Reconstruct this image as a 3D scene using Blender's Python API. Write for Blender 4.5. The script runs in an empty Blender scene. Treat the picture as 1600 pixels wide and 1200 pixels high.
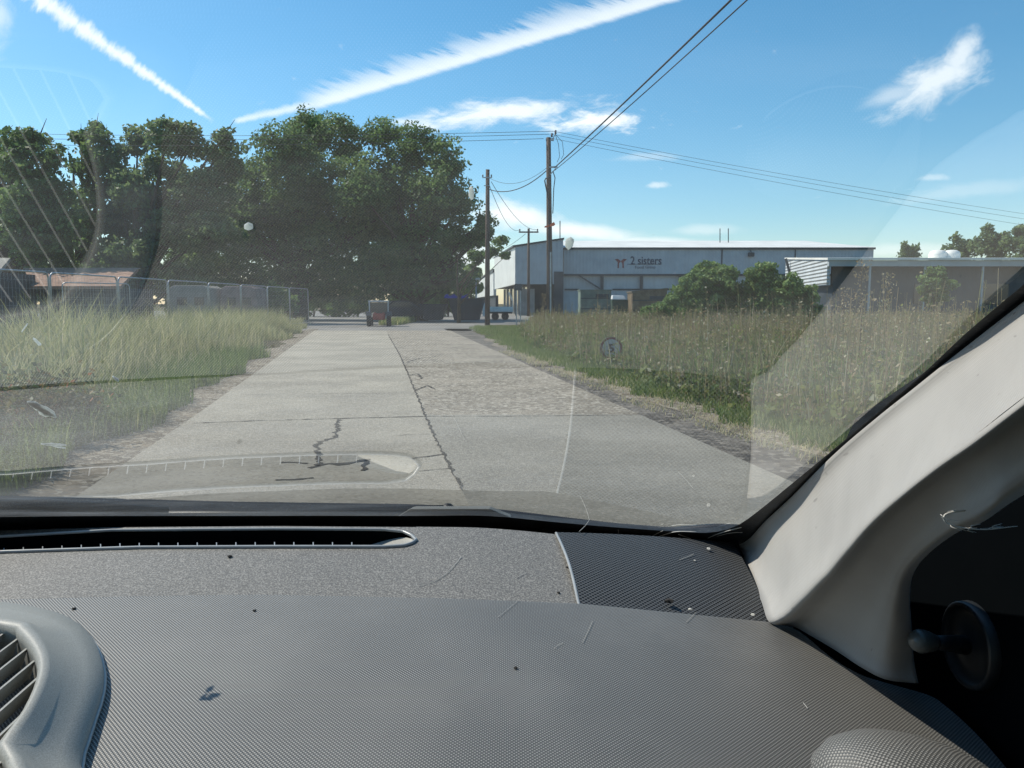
import bpy, math, random
import numpy as np
from math import radians as R, sin, cos, pi, tan
random.seed(7)
rng = np.random.default_rng(11)
S = bpy.context.scene
COL = S.collection

# ------------------------------------------------------------------ camera, world, sun, exposure
F = 1200.0                       # focal length in pixels of the 1600 px wide photograph
PITCH = math.atan((600 - 474) / F)
CAM_H = 1.25
cam_d = bpy.data.cameras.new('camera')
cam_d.sensor_fit = 'HORIZONTAL'
cam_d.sensor_width = 36.0
cam_d.lens = 36.0 * F / 1600.0
cam_d.clip_start = 0.01
cam_d.clip_end = 3000
cam = bpy.data.objects.new('camera', cam_d)
COL.objects.link(cam)
cam.location = (0, 0, CAM_H)
cam.rotation_euler = (pi / 2 - PITCH, 0, 0)
S.camera = cam
S.view_settings.view_transform = 'Standard'
S.view_settings.look = 'None'
S.view_settings.gamma = 1
S.view_settings.use_curve_mapping = False
S.view_settings.exposure = 0.45
SUN_AZ, SUN_EL = -64.0, 47.0     # azimuth from +Y, negative to the left
SKY_STRENGTH = 0.128

def raw_ray(px, py):
    a = (px - 800) / F
    b = -(py - 600) / F
    c, s = cos(PITCH), sin(PITCH)
    return np.array([a, c + b * s, -s + b * c])

class NT:
    """tiny helper to write node trees as expressions"""
    def __init__(s, tree):
        s.t = tree; s.n = tree.nodes; s.l = tree.links
    def node(s, typ, **kw):
        n = s.n.new(typ)
        for k, v in kw.items():
            setattr(n, k, v)
        return n
    def put(s, sock, v):
        if isinstance(v, bpy.types.NodeSocket): s.l.new(v, sock)
        elif v is not None: sock.default_value = v
    def m(s, op, a, b=None, c=None, clamp=False):
        n = s.node('ShaderNodeMath', operation=op); n.use_clamp = clamp
        s.put(n.inputs[0], a)
        if b is not None: s.put(n.inputs[1], b)
        if c is not None: s.put(n.inputs[2], c)
        return n.outputs[0]
    def sm(s, v, lo, hi, a=0.0, b=1.0):
        n = s.node('ShaderNodeMapRange', interpolation_type='SMOOTHSTEP')
        s.put(n.inputs[0], v); s.put(n.inputs[1], lo); s.put(n.inputs[2], hi)
        s.put(n.inputs[3], a); s.put(n.inputs[4], b)
        return n.outputs[0]
    def noise(s, vec, scale, detail=2, rough=.5, dist=0.0, dim='3D'):
        n = s.node('ShaderNodeTexNoise', noise_dimensions=dim)
        if vec is not None: s.l.new(vec, n.inputs['Vector'])
        n.inputs['Scale'].default_value = scale; n.inputs['Detail'].default_value = detail
        n.inputs['Roughness'].default_value = rough; n.inputs['Distortion'].default_value = dist
        return n.outputs[0]
    def mix(s, f, a, b):
        n = s.node('ShaderNodeMix', data_type='RGBA')
        s.put(n.inputs[0], f)
        s.put(n.inputs[6], a if isinstance(a, bpy.types.NodeSocket) else tuple(a) + (1,) if len(a) == 3 else a)
        s.put(n.inputs[7], b if isinstance(b, bpy.types.NodeSocket) else tuple(b) + (1,) if len(b) == 3 else b)
        return n.outputs[2]
    def comb(s, x, y, z=0.0):
        n = s.node('ShaderNodeCombineXYZ')
        s.put(n.inputs[0], x); s.put(n.inputs[1], y); s.put(n.inputs[2], z)
        return n.outputs[0]

# --- world: physical sky with contrails and small clouds at fixed sky directions
W = bpy.data.worlds.new('World')
S.world = W
W.use_nodes = True
nt = NT(W.node_tree)
W.node_tree.nodes.clear()
sky = nt.node('ShaderNodeTexSky', sky_type='NISHITA')
sky.sun_disc = False
sky.sun_elevation = R(SUN_EL)
sky.sun_rotation = R(SUN_AZ)
sky.altitude = 50; sky.air_density = 1.0; sky.dust_density = 0.4; sky.ozone_density = 3.0
tc = nt.node('ShaderNodeTexCoord')
sep = nt.node('ShaderNodeSeparateXYZ'); nt.l.new(tc.outputs['Generated'], sep.inputs[0])
yy = nt.m('MAXIMUM', sep.outputs[1], 0.02)
U = nt.m('DIVIDE', sep.outputs[0], yy)
V = nt.m('DIVIDE', sep.outputs[2], yy)
UV = nt.comb(U, V)
def sky_uv(px, py):
    r = raw_ray(px, py); return r[0] / r[1], r[2] / r[1]
warp1 = nt.m('SUBTRACT', nt.noise(UV, 26, 5, .62), .5)
warp2 = nt.m('SUBTRACT', nt.noise(UV, 90, 4, .6), .5)
fine = nt.noise(UV, 60, 6, .65)
def band(p0, p1, w0, w1, skew=0.0, amp=.5, freq=1.0, strength=1.0, up=None):
    """a soft streak between two sky directions; up = separate upper half-width (feathered side)"""
    (u0, v0), (u1, v1) = sky_uv(*p0), sky_uv(*p1)
    du, dv = u1 - u0, v1 - v0; L = math.hypot(du, dv); du /= L; dv /= L
    a = nt.m('SUBTRACT', U, u0); b = nt.m('SUBTRACT', V, v0)
    along = nt.m('DIVIDE', nt.m('ADD', nt.m('MULTIPLY', a, du), nt.m('MULTIPLY', b, dv)), L)
    across = nt.m('SUBTRACT', nt.m('MULTIPLY', b, du), nt.m('MULTIPLY', a, dv))
    st = nt.comb(nt.m('MULTIPLY', nt.m('ADD', along, nt.m('MULTIPLY', across, skew / L)), L * 42 * freq), nt.m('MULTIPLY', across, 14 * freq))
    nz = nt.m('SUBTRACT', nt.noise(st, 1.0, 5, .65), .5)
    al = nt.m('MAXIMUM', nt.m('MINIMUM', along, 1.0), 0.0)
    w = nt.m('MULTIPLY_ADD', al, (w1 - w0) / F, w0 / F)
    if up is not None:
        wu = nt.m('MULTIPLY_ADD', al, (up[1] - up[0]) / F, up[0] / F)
        wu = nt.m('MULTIPLY', wu, nt.m('MAXIMUM', nt.m('MULTIPLY_ADD', nz, 3.4, .9), .3))
        side = nt.m('GREATER_THAN', across, 0.0)
        w = nt.m('ADD', nt.m('MULTIPLY', w, nt.m('SUBTRACT', 1.0, side)), nt.m('MULTIPLY', nt.m('MAXIMUM', wu, .002), side))
    d = nt.m('DIVIDE', nt.m('ABSOLUTE', across), w)
    d = nt.m('MULTIPLY_ADD', nz, amp, d)
    k = nt.sm(d, 1.12, .0)
    k = nt.m('MULTIPLY', k, nt.sm(along, -.02, .06))
    k = nt.m('MULTIPLY', k, nt.sm(along, 1.04, .93))
    return nt.m('MULTIPLY', k, strength)
def blob(c, rx, ry, ang=0, thr=.5, amp=1.6, strength=1.0, stretch=1.0, sc=1.0):
    u0, v0 = sky_uv(*c); ca, sa = cos(ang), sin(ang)
    a = nt.m('SUBTRACT', U, u0); b = nt.m('SUBTRACT', V, v0)
    p = nt.m('ADD', nt.m('MULTIPLY', a, ca), nt.m('MULTIPLY', b, sa))
    q = nt.m('SUBTRACT', nt.m('MULTIPLY', b, ca), nt.m('MULTIPLY', a, sa))
    st = nt.comb(nt.m('MULTIPLY', p, 30 * sc / stretch), nt.m('MULTIPLY', q, 30 * sc))
    nz = nt.m('SUBTRACT', nt.noise(st, 1.0, 6, .62, .4), .5)
    e = nt.m('SQRT', nt.m('ADD', nt.m('POWER', nt.m('ABSOLUTE', nt.m('DIVIDE', p, rx / F)), 2.0), nt.m('POWER', nt.m('ABSOLUTE', nt.m('DIVIDE', q, ry / F)), 2.0)))
    e = nt.m('MULTIPLY_ADD', nz, amp, e)
    return nt.m('MULTIPLY', nt.sm(e, 1.05, .05), strength)
parts = [
    band((30, -25), (326, 184), 22, 5, amp=2.4, freq=1.6, strength=.85),
    band((364, 190), (540, 152), 6, 10, amp=1.2, strength=.6, up=(8, 14)),
    band((470, 172), (1110, -22), 9, 9, skew=1.3, amp=1.0, freq=1.15, strength=.74, up=(34, 46)),
    blob((1460, 130), 100, 42, .42, amp=2.0, strength=.75, stretch=2.0, sc=1.1),
    blob((1500, 95), 55, 34, 1.0, amp=2.0, strength=.7, stretch=1.5),
    blob((1400, 148), 70, 20, .25, amp=1.3, strength=.4, stretch=2.5),
    blob((770, 178), 190, 24, .06, amp=2.6, strength=.85, stretch=3.0, sc=1.5),
    blob((930, 190), 95, 20, .0, amp=2.8, strength=.95, stretch=2.4, sc=1.9),
    blob((800, 338), 90, 30, -.2, amp=1.8, strength=.95, stretch=2.2),
    blob((900, 362), 120, 18, -.12, amp=1.6, strength=.9, stretch=3),
    blob((1000, 378), 130, 10, -.03, amp=1.6, strength=.7, stretch=3),
    blob((1026, 290), 20, 7, 0, amp=2.4, strength=.5, stretch=2, sc=2),
    blob((1005, 246), 60, 9, 0, amp=2.6, strength=.25, stretch=3, sc=1.6),
    blob((1100, 360), 60, 12, 0, amp=1.8, strength=.35, stretch=3),
    blob((1456, 278), 30, 7, 0, amp=2.4, strength=.3, stretch=2, sc=2),
    blob((1400, 392), 260, 14, 0, amp=1.8, strength=.35, stretch=3),
    blob((1500, 300), 160, 16, .1, amp=2.2, strength=.18, stretch=3),
    blob((730, 400), 70, 60, 0, amp=1.6, strength=.7, stretch=2),
    blob((-10, 30), 34, 60, 0, amp=1.6, strength=.5, stretch=1),
]
msk = parts[0]
for p_ in parts[1:]:
    msk = nt.m('MAXIMUM', msk, p_)
msk = nt.m('MULTIPLY', msk, nt.m('GREATER_THAN', sep.outputs[1], 0.05))
skyc = nt.node('ShaderNodeHueSaturation'); skyc.inputs['Saturation'].default_value = 1.28; skyc.inputs['Hue'].default_value = .488
nt.l.new(sky.outputs[0], skyc.inputs['Color'])
col = nt.mix(msk, skyc.outputs[0], (7.2, 7.6, 7.9))
bg = nt.node('ShaderNodeBackground'); nt.l.new(col, bg.inputs[0]); bg.inputs[1].default_value = SKY_STRENGTH
out = nt.node('ShaderNodeOutputWorld'); nt.l.new(bg.outputs[0], out.inputs[0])

sun_d = bpy.data.lights.new('sun', 'SUN'); sun_d.energy = 4.2; sun_d.angle = R(.53); sun_d.color = (1, .94, .85)
sun = bpy.data.objects.new('sun', sun_d); COL.objects.link(sun)
sd = np.array([sin(R(SUN_AZ)) * cos(R(SUN_EL)), cos(R(SUN_AZ)) * cos(R(SUN_EL)), sin(R(SUN_EL))])
from mathutils import Vector, Matrix
sun.rotation_euler = Vector(sd).to_track_quat('Z', 'Y').to_euler()
S.cycles.max_bounces = 8
S.cycles.transparent_max_bounces = 16
S.cycles.sample_clamp_indirect = 4
S.cycles.use_denoising = True

# ------------------------------------------------------------------ placing helpers
def at(px, py, Y):
    """world point at forward distance Y that the photograph shows at px, py"""
    r = raw_ray(px, py); k = Y / r[1]
    return np.array([r[0] * k, Y, CAM_H + r[2] * k])
def G(px, py, z=0.0):
    r = raw_ray(px, py); k = (z - CAM_H) / r[2]
    return np.array([r[0] * k, r[1] * k, z])
def catmull(pts, n):
    P = [np.array(p, float) for p in pts]
    d = [0]
    for a, b in zip(P, P[1:]): d.append(d[-1] + np.linalg.norm(b - a))
    P0 = [2 * P[0] - P[1]] + P + [2 * P[-1] - P[-2]]
    out = []
    for t in np.linspace(0, d[-1], n):
        i = min(max(np.searchsorted(d, t) - 1, 0), len(P) - 2)
        u = (t - d[i]) / max(d[i + 1] - d[i], 1e-9)
        a, b, c, e = P0[i], P0[i + 1], P0[i + 2], P0[i + 3]
        out.append(.5 * ((2 * b) + (c - a) * u + (2 * a - 5 * b + 4 * c - e) * u * u + (3 * b - a - 3 * c + e) * u ** 3))
    return out
def interp(tab, x):
    xs = [t[0] for t in tab]; ys = [t[1] for t in tab]
    return float(np.interp(x, xs, ys))

# ------------------------------------------------------------------ materials
def mat(name, color, rough=.7, var=.15, scale=4.0, spec=.3, metal=0.0, bump=0.0, bscale=None, speck=None, color2=None, detail=5, emit=None, streak=None, coat=0, stain=None, grit=None):
    m = bpy.data.materials.new(name); m.use_nodes = True
    t = NT(m.node_tree); b = m.node_tree.nodes['Principled BSDF']
    g = t.node('ShaderNodeTexCoord').outputs['Object']
    if streak:
        mp = t.node('ShaderNodeMapping'); t.l.new(g, mp.inputs[0]); mp.inputs['Scale'].default_value = streak; gg = mp.outputs[0]
    else: gg = g
    nz = t.noise(gg, scale, detail, .6)
    c2 = color2 or tuple(min(1, c * (1 + 2 * var)) for c in color)
    c1 = tuple(c * (1 - 2 * var) for c in color) if not color2 else color
    col = t.mix(t.sm(nz, .3, .7), c1, c2)
    if speck:
        sc, amt, scol = speck
        vz = t.noise(g, sc, 2, .7)
        col = t.mix(t.m('MULTIPLY', t.sm(vz, .55, .72), amt), col, scol)
    if stain:
        for sc, amt, scol in stain:
            col = t.mix(t.m('MULTIPLY', t.sm(t.noise(g, sc, 6, .7, 1.2), .52, .68), amt), col, scol)
    if grit:
        vo = t.node('ShaderNodeTexVoronoi'); t.l.new(g, vo.inputs['Vector']); vo.inputs['Scale'].default_value = grit[0]
        rr = t.node('ShaderNodeSeparateColor'); t.l.new(vo.outputs['Color'], rr.inputs[0])
        col = t.mix(t.m('MULTIPLY', t.sm(rr.outputs[0], .62, .95), grit[1]), col, grit[2])
        col = t.mix(t.m('MULTIPLY', t.sm(rr.outputs[1], .62, .95), grit[1]), col, grit[3])
    t.l.new(col, b.inputs['Base Color'])
    b.inputs['Roughness'].default_value = rough
    b.inputs['Specular IOR Level'].default_value = spec
    b.inputs['Metallic'].default_value = metal
    b.inputs['Coat Weight'].default_value = coat
    if bump:
        bn = t.node('ShaderNodeBump'); bn.inputs['Strength'].default_value = bump
        t.l.new(t.noise(g, bscale or scale * 4, 4, .6), bn.inputs['Height'])
        t.l.new(bn.outputs[0], b.inputs['Normal'])
    return m

def leaf_mat(name, stops, trans=.35, rough=.55):
    """colour from the per-leaf value stored on the mesh, part of the light passes through"""
    m = bpy.data.materials.new(name); m.use_nodes = True
    t = NT(m.node_tree); m.node_tree.nodes.clear()
    a = t.node('ShaderNodeAttribute', attribute_name='tone')
    r = t.node('ShaderNodeValToRGB'); t.l.new(a.outputs['Fac'], r.inputs[0])
    el = r.color_ramp.elements
    while len(el) < len(stops): el.new(.5)
    for e, (p, c) in zip(el, stops): e.position = p; e.color = tuple(c) + (1,)
    d = t.node('ShaderNodeBsdfPrincipled'); t.l.new(r.outputs[0], d.inputs['Base Color']); d.inputs['Roughness'].default_value = rough
    d.inputs['Specular IOR Level'].default_value = .25
    tr = t.node('ShaderNodeBsdfTranslucent')
    hs = t.node('ShaderNodeHueSaturation'); hs.inputs['Hue'].default_value = .485; hs.inputs['Value'].default_value = 1.3; t.l.new(r.outputs[0], hs.inputs['Color'])
    t.l.new(hs.outputs[0], tr.inputs[0])
    mx = t.node('ShaderNodeMixShader'); mx.inputs[0].default_value = trans
    t.l.new(d.outputs[0], mx.inputs[1]); t.l.new(tr.outputs[0], mx.inputs[2])
    o = t.node('ShaderNodeOutputMaterial'); t.l.new(mx.outputs[0], o.inputs[0])
    return m

# ------------------------------------------------------------------ object helpers
def tag(o, label=None, cat=None, group=None, kind=None):
    if label: o['label'] = label
    if cat: o['category'] = cat
    if group: o['group'] = group
    if kind: o['kind'] = kind
    return o
def thing(name, label, cat, loc=(0, 0, 0), rz=0, group=None):
    o = bpy.data.objects.new(name, None); COL.objects.link(o)
    o.empty_display_size = .1
    o.location = [float(v) for v in loc]; o.rotation_euler = (0, 0, rz)
    return tag(o, label, cat, group)
class MB:
    def __init__(s): s.v = []; s.f = []; s.mi = []; s.cur = 0
    def quad_box(s, x0, x1, y0, y1, z0, z1, M=None):
        P = [(x0, y0, z0), (x1, y0, z0), (x1, y1, z0), (x0, y1, z0), (x0, y0, z1), (x1, y0, z1), (x1, y1, z1), (x0, y1, z1)]
        if M is not None: P = [tuple(M @ Vector(p)) for p in P]
        s.add(P, [(0, 3, 2, 1), (4, 5, 6, 7), (0, 1, 5, 4), (1, 2, 6, 5), (2, 3, 7, 6), (3, 0, 4, 7)]); return s
    def add(s, P, Fs):
        n = len(s.v); s.v += [tuple(float(c) for c in p) for p in P]; s.f += [tuple(i + n for i in f) for f in Fs]; s.mi += [s.cur] * len(Fs); return s
    def prism(s, poly, vec):
        """polygon (3-D points) extruded by vec"""
        n = len(poly); P = [tuple(p) for p in poly] + [tuple(np.array(p) + np.array(vec)) for p in poly]
        s.add(P, [tuple(range(n))[::-1], tuple(range(n, 2 * n))] + [(i, (i + 1) % n, n + (i + 1) % n, n + i) for i in range(n)]); return s
    def bar(s, a, b, w, h=None, up=(0, 0, 1)):
        a = Vector(a); b = Vector(b); h = h or w; d = (b - a); L = d.length; d.normalize()
        u = Vector(up); x = d.cross(u)
        if x.length < 1e-4: x = d.cross(Vector((1, 0, 0)))
        x.normalize(); z = x.cross(d)
        P = []
        for q in (a, b):
            for sx, sz in ((-1, -1), (1, -1), (1, 1), (-1, 1)): P.append(tuple(q + x * sx * w / 2 + z * sz * h / 2))
        s.add(P, [(0, 1, 2, 3), (7, 6, 5, 4), (0, 4, 5, 1), (1, 5, 6, 2), (2, 6, 7, 3), (3, 7, 4, 0)]); return s
    def tube(s, pts, r, n=8, cap=True):
        pts = [Vector([float(c) for c in p]) for p in pts]; rr = r if hasattr(r, '__len__') else [r] * len(pts)
        base = len(s.v); prev = None
        for i, p in enumerate(pts):
            d = (pts[min(i + 1, len(pts) - 1)] - pts[max(i - 1, 0)]).normalized()
            if prev is None:
                x = d.orthogonal().normalized()
            else:
                x = (prev - d * prev.dot(d)).normalized()
            prev = x; y = d.cross(x)
            for k in range(n):
                a = 2 * pi * k / n; s.v.append(tuple(p + x * cos(a) * rr[i] + y * sin(a) * rr[i]))
        for i in range(len(pts) - 1):
            for k in range(n):
                a = base + i * n + k; b = base + i * n + (k + 1) % n
                s.f.append((a, b, b + n, a + n)); s.mi.append(s.cur)
        if cap:
            s.f.append(tuple(base + k for k in range(n))[::-1]); s.mi.append(s.cur)
            s.f.append(tuple(base + (len(pts) - 1) * n + k for k in range(n))); s.mi.append(s.cur)
        return s
    def lathe(s, c, prof, n=24, M=None):
        """profile of (r, z) about the z axis through c"""
        base = len(s.v)
        for r_, z_ in prof:
            for k in range(n):
                a = 2 * pi * k / n; p = Vector((r_ * cos(a), r_ * sin(a), z_))
                if M is not None: p = M @ p
                s.v.append(tuple(Vector(c) + p))
        for i in range(len(prof) - 1):
            for k in range(n):
                a = base + i * n + k; b = base + i * n + (k + 1) % n
                s.f.append((a, b, b + n, a + n)); s.mi.append(s.cur)
        return s
    def grid(s, rows, flip=False):
        nr, nc = len(rows), len(rows[0]); base = len(s.v)
        for r_ in rows: s.v += [tuple(float(c) for c in p) for p in r_]
        for i in range(nr - 1):
            for j in range(nc - 1):
                a = base + i * nc + j; q = (a, a + 1, a + nc + 1, a + nc)
                s.f.append(q[::-1] if flip else q); s.mi.append(s.cur)
        return s
    def build(s, name, mats, parent=None, smooth=False, solid=0, bevel=0):
        me = bpy.data.meshes.new(name); me.from_pydata(s.v, [], s.f); me.update()
        mats = mats if isinstance(mats, (list, tuple)) else [mats]
        for m in mats: me.materials.append(m)
        if len(mats) > 1: me.polygons.foreach_set('material_index', s.mi)
        if smooth: me.polygons.foreach_set('use_smooth', [True] * len(me.polygons))
        o = bpy.data.objects.new(name, me); COL.objects.link(o)
        if parent is not None: o.parent = parent
        if bevel:
            b = o.modifiers.new('bevel', 'BEVEL'); b.width = bevel; b.segments = 2; b.limit_method = 'ANGLE'
        if solid:
            q = o.modifiers.new('solid', 'SOLIDIFY'); q.thickness = solid; q.offset = -1
        return o
def copy_tree(o, parent=None, first=True):
    c = o.copy(); COL.objects.link(c)
    if not first: c.parent = parent
    for ch in [q for q in bpy.data.objects if q.parent == o]: copy_tree(ch, c, False)
    return c

def cloud_mesh(name, verts, nper, tone, m, parent=None, tri=False):
    """many small separate faces with nper vertices each"""
    verts = np.asarray(verts, np.float32); nf = len(verts) // nper
    me = bpy.data.meshes.new(name)
    me.vertices.add(len(verts)); me.vertices.foreach_set('co', verts.ravel())
    me.loops.add(len(verts)); me.loops.foreach_set('vertex_index', np.arange(len(verts), dtype=np.int32))
    me.polygons.add(nf); me.polygons.foreach_set('loop_start', np.arange(0, len(verts), nper, dtype=np.int32))
    me.update(calc_edges=True)
    at_ = me.attributes.new('tone', 'FLOAT', 'POINT'); at_.data.foreach_set('value', np.repeat(np.asarray(tone, np.float32), nper))
    me.materials.append(m)
    o = bpy.data.objects.new(name, me); COL.objects.link(o)
    if parent is not None: o.parent = parent
    return o
def unit(a): return a / np.maximum(np.linalg.norm(a, axis=-1, keepdims=True), 1e-9)
def leaf_quads(C, size, out=None, flat=0.0):
    """diamond leaves at points C"""
    n = len(C)
    N = rng.normal(size=(n, 3))
    if out is not None: N = N * .8 + out * .9
    N[:, 2] += flat
    N = unit(N)
    A = unit(np.cross(N, rng.normal(size=(n, 3)))); B = np.cross(N, A)
    s = (size * rng.uniform(.6, 1.4, n))[:, None]
    q = np.stack([C + A * s, C + B * s * .55, C - A * s, C - B * s * .55], 1)
    return q.reshape(-1, 3)

# ================================================================== SETTING: ground and road
M_ground = mat('dry_ground', (.10, .088, .052), .95, .25, .6, .1, bump=.4, bscale=6, speck=(9, .6, (.10, .13, .04)))
G1 = ((.16, .14, .11), (.50, .46, .38))
M_conc = mat('concrete', (.35, .32, .255), .85, .10, .7, .25, bump=.3, bscale=60, speck=(70, .5, (.5, .47, .40)), stain=[(.5, .45, (.25, .23, .19)), (2.2, .35, (.42, .40, .34))], grit=(45, .35, *G1))
M_conc_w = mat('worn_concrete', (.275, .242, .19), .9, .13, 1.1, .2, bump=.8, bscale=25, speck=(22, .8, (.40, .36, .29)), stain=[(.6, .55, (.19, .17, .135)), (3, .4, (.36, .33, .27))], grit=(22, .75, *G1))
M_conc_n = mat('near_concrete', (.285, .268, .222), .85, .08, .8, .25, bump=.3, bscale=60, speck=(70, .4, (.42, .40, .35)), stain=[(.7, .45, (.21, .20, .17)), (4, .3, (.34, .33, .29))], grit=(60, .35, *G1))
M_tarm = mat('old_tarmac', (.125, .113, .098), .92, .3, 1.6, .15, bump=.9, bscale=18, speck=(24, .8, (.22, .20, .165)), grit=(20, .6, (.06, .055, .05), (.33, .30, .25)), stain=[(1.1, .7, (.22, .19, .15))])
M_yard = mat('yard_tarmac', (.23, .22, .20), .9, .12, .3, .2, bump=.2, bscale=20)
M_dirt = mat('gravel_dirt', (.20, .168, .125), .95, .25, 2.2, .1, bump=.9, bscale=22, speck=(20, .7, (.36, .32, .25)), grit=(26, .6, *G1), stain=[(1.6, .6, (.10, .085, .06))])
M_crack = mat('crack_dirt', (.055, .05, .042), .95, .2, 8)

def sheet(name, polys, mats, z, th=None):
    b = MB()
    for i, poly in enumerate(polys):
        b.cur = i if len(mats) > 1 else 0
        P = [(p[0], p[1], z) for p in poly]
        b.add(P, [tuple(range(len(P)))])
    return tag(b.build(name, mats), kind='structure')
gb = MB()
gr = []
gx = np.concatenate([np.linspace(-600, -40, 12), np.linspace(-30, 45, 40), np.linspace(60, 600, 12)])
gy = np.concatenate([np.linspace(-60, -4, 6), np.linspace(0, 60, 50), np.linspace(75, 1500, 14)])
for y in gy: gr.append([(x, y, 0 if (-13 < x < 5 and y < 95) else 0) for x in gx])
gb.grid(gr)
tag(gb.build('ground', M_ground), kind='structure')

def line_x(p, q):      # x as a function of y on the ground line through two pixels
    a, b = G(*p), G(*q); k = (b[0] - a[0]) / (b[1] - a[1]); return lambda y: a[0] + k * (y - a[1])
eL = line_x((300, 655), (480, 525)); eL2 = line_x((140, 765), (300, 655))
eC = [G(725, 775), G(700, 725), G(665, 650), (G(640, 590)), G(625, 555), G(606, 522)]
eR = line_x((1000, 650), (748, 537)); eR2 = line_x((1190, 735), (1000, 650))
YJ = G(665, 650)[1]       # transverse joint
YF = G(600, 517)[1]
yL = G(300, 655)[1]
def xL(y): return eL(y) if y > yL else eL2(y)
def xR(y): return eR(y) if y > YJ else eR2(y)
def xC(y):
    ys = [p[1] for p in eC]; xs = [p[0] for p in eC]
    if y < ys[0]: return xs[0] + (y - ys[0]) * (xs[2] - xs[0]) / (ys[2] - ys[0])
    if y > ys[-1]: return xs[-1] + (y - ys[-1]) * (xs[-1] - xs[-3]) / (ys[-1] - ys[-3])
    return float(np.interp(y, ys, xs))
ysn = list(np.linspace(-8, YJ, 12)); ysf = list(np.linspace(YJ, YF, 20))
def ribbon(name, parts_, mats, z):
    """parts_: (left edge function, right edge function, list of y)"""
    b = MB()
    for i, (f0, f1, ys) in enumerate(parts_):
        b.cur = i if len(mats) > 1 else 0
        b.grid([[(f0(y), y, z) for y in ys], [(f1(y), y, z) for y in ys]], flip=True)
    return tag(b.build(name, mats), kind='structure')
road = ribbon('road', [(xL, xC, ysn), (xC, xR, ysn), (xL, xC, ysf), (xC, xR, ysf)], [M_conc, M_conc_n, M_conc, M_conc_w], .016)
# yard beyond the junction
sheet('yard', [[(-60, YF - 2), (xL(YF) , YF - .3), (xR(YF) + 1, YF - .3), G(745, 516)[:2], G(762, 508)[:2], (1, 46), (3, 62), (40, 66), (60, 110), (-60, 130)]], [M_yard], .008)
# side verge of broken tarmac on the right, and a dusty verge on the left
vg = [(735, 514), (760, 527), (800, 548), (850, 566), (905, 585), (960, 604), (1010, 622), (1090, 648), (1160, 668), (1230, 690), (1330, 718), (1480, 790)]
vr = catmull([G(*p) for p in vg], 60)
ysv = [p[1] for p in vr][::-1]; xsv = [p[0] for p in vr][::-1]
def xV(y):
    if y < ysv[0]: return xsv[0] + (y - ysv[0]) * .10
    if y > ysv[-1]: return xsv[-1]
    return float(np.interp(y, ysv, xsv))
yv = list(np.linspace(-8, G(735, 514)[1], 90))
wob = [random.uniform(-.12, .12) for _ in yv]
wobf = lambda y: float(np.interp(y, yv, wob)) * (.5 + y * .03)
ribbon('tarmac_verge', [(lambda y: xR(y) - .1, lambda y: xV(y) + wobf(y), yv)], [M_tarm], .008)
ribbon('gravel_path', [(lambda y: xL(y) - (.45 + .15 * sin(y * 1.3) + .1 * sin(y * 3.1)), lambda y: xL(y) + .1, yv)], [M_dirt], .012)
# dusty shoulder between tarmac and grass on the right
ribbon('dirt_shoulder', [(lambda y: xV(y) - .2 - .1 * sin(y * 2), lambda y: xV(y) + .35 + .15 * sin(y * 1.7), yv[:70])], [M_dirt], .012)

def crack(pts, w, name='crack', jag=.35):
    P = [G(*p, .02) for p in pts]
    Q = []
    for a, b in zip(P, P[1:]):
        n = max(2, int(np.linalg.norm(b - a) / .055))
        for i in range(n):
            q = a + (b - a) * i / n; d = unit(b - a); nrm = np.array([-d[1], d[0], 0])
            Q.append(q + nrm * random.uniform(-1, 1) * w * jag * 1.3)
    Q.append(P[-1])
    b = MB(); L = []; Rr = []
    for i, q in enumerate(Q):
        d = unit(Q[min(i + 1, len(Q) - 1)] - Q[max(i - 1, 0)]); nrm = np.array([-d[1], d[0], 0]); ww = w * random.uniform(.2, 1.1) / 2
        L.append(q + nrm * ww); Rr.append(q - nrm * ww)
    b.grid([L, Rr]); return b.build(name, M_crack, road)
crack([(302, 661), (400, 657), (520, 654), (668, 650)], .035, 'joint', .15)
crack([(668, 650), (800, 650), (1000, 648)], .022, 'joint', .2)
crack([(606, 522), (625, 555), (640, 590), (665, 650), (683, 690), (700, 722), (722, 765)], .032, 'joint', .25)
crack([(530, 655), (527, 668), (524, 683), (500, 690), (495, 700), (498, 712), (497, 728)], .055)
crack([(480, 730), (505, 726), (540, 723), (578, 717)], .085)
crack([(440, 722), (480, 724)], .05)
crack([(578, 718), (572, 727), (566, 735)], .06)
crack([(645, 716), (698, 709)], .03)
crack([(655, 736), (705, 731)], .02)
crack([(430, 750), (470, 748), (490, 746)], .04)
crack([(615, 680), (672, 678)], .012)
crack([(380, 617), (450, 615), (650, 614)], .012)
crack([(640, 586), (652, 584), (660, 592)], .05); crack([(650, 610), (668, 602), (680, 608)], .05)
crack([(636, 566), (655, 560), (690, 556)], .05)

# ================================================================== FOLIAGE
L_tree = leaf_mat('tree_leaves', [(0, (.055, .11, .04)), (.5, (.105, .19, .06)), (1, (.20, .29, .10))], .45)
L_tree2 = leaf_mat('pale_tree_leaves', [(0, (.07, .12, .05)), (.5, (.13, .205, .08)), (1, (.23, .30, .13))], .45)
L_bush = leaf_mat('bush_leaves', [(0, (.08, .14, .04)), (.5, (.155, .25, .07)), (1, (.27, .36, .14))], .35)
L_grass = leaf_mat('green_grass', [(0, (.065, .125, .03)), (.55, (.15, .225, .06)), (1, (.36, .36, .17))], .45)
L_dry = leaf_mat('dry_grass', [(0, (.11, .17, .05)), (.4, (.29, .31, .14)), (1, (.55, .50, .31))], .45)
L_weed = leaf_mat('weeds', [(0, (.09, .15, .04)), (.45, (.20, .23, .08)), (.75, (.235, .185, .10)), (.93, (.29, .235, .14)), (1, (.55, .51, .35))], .4)
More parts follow.
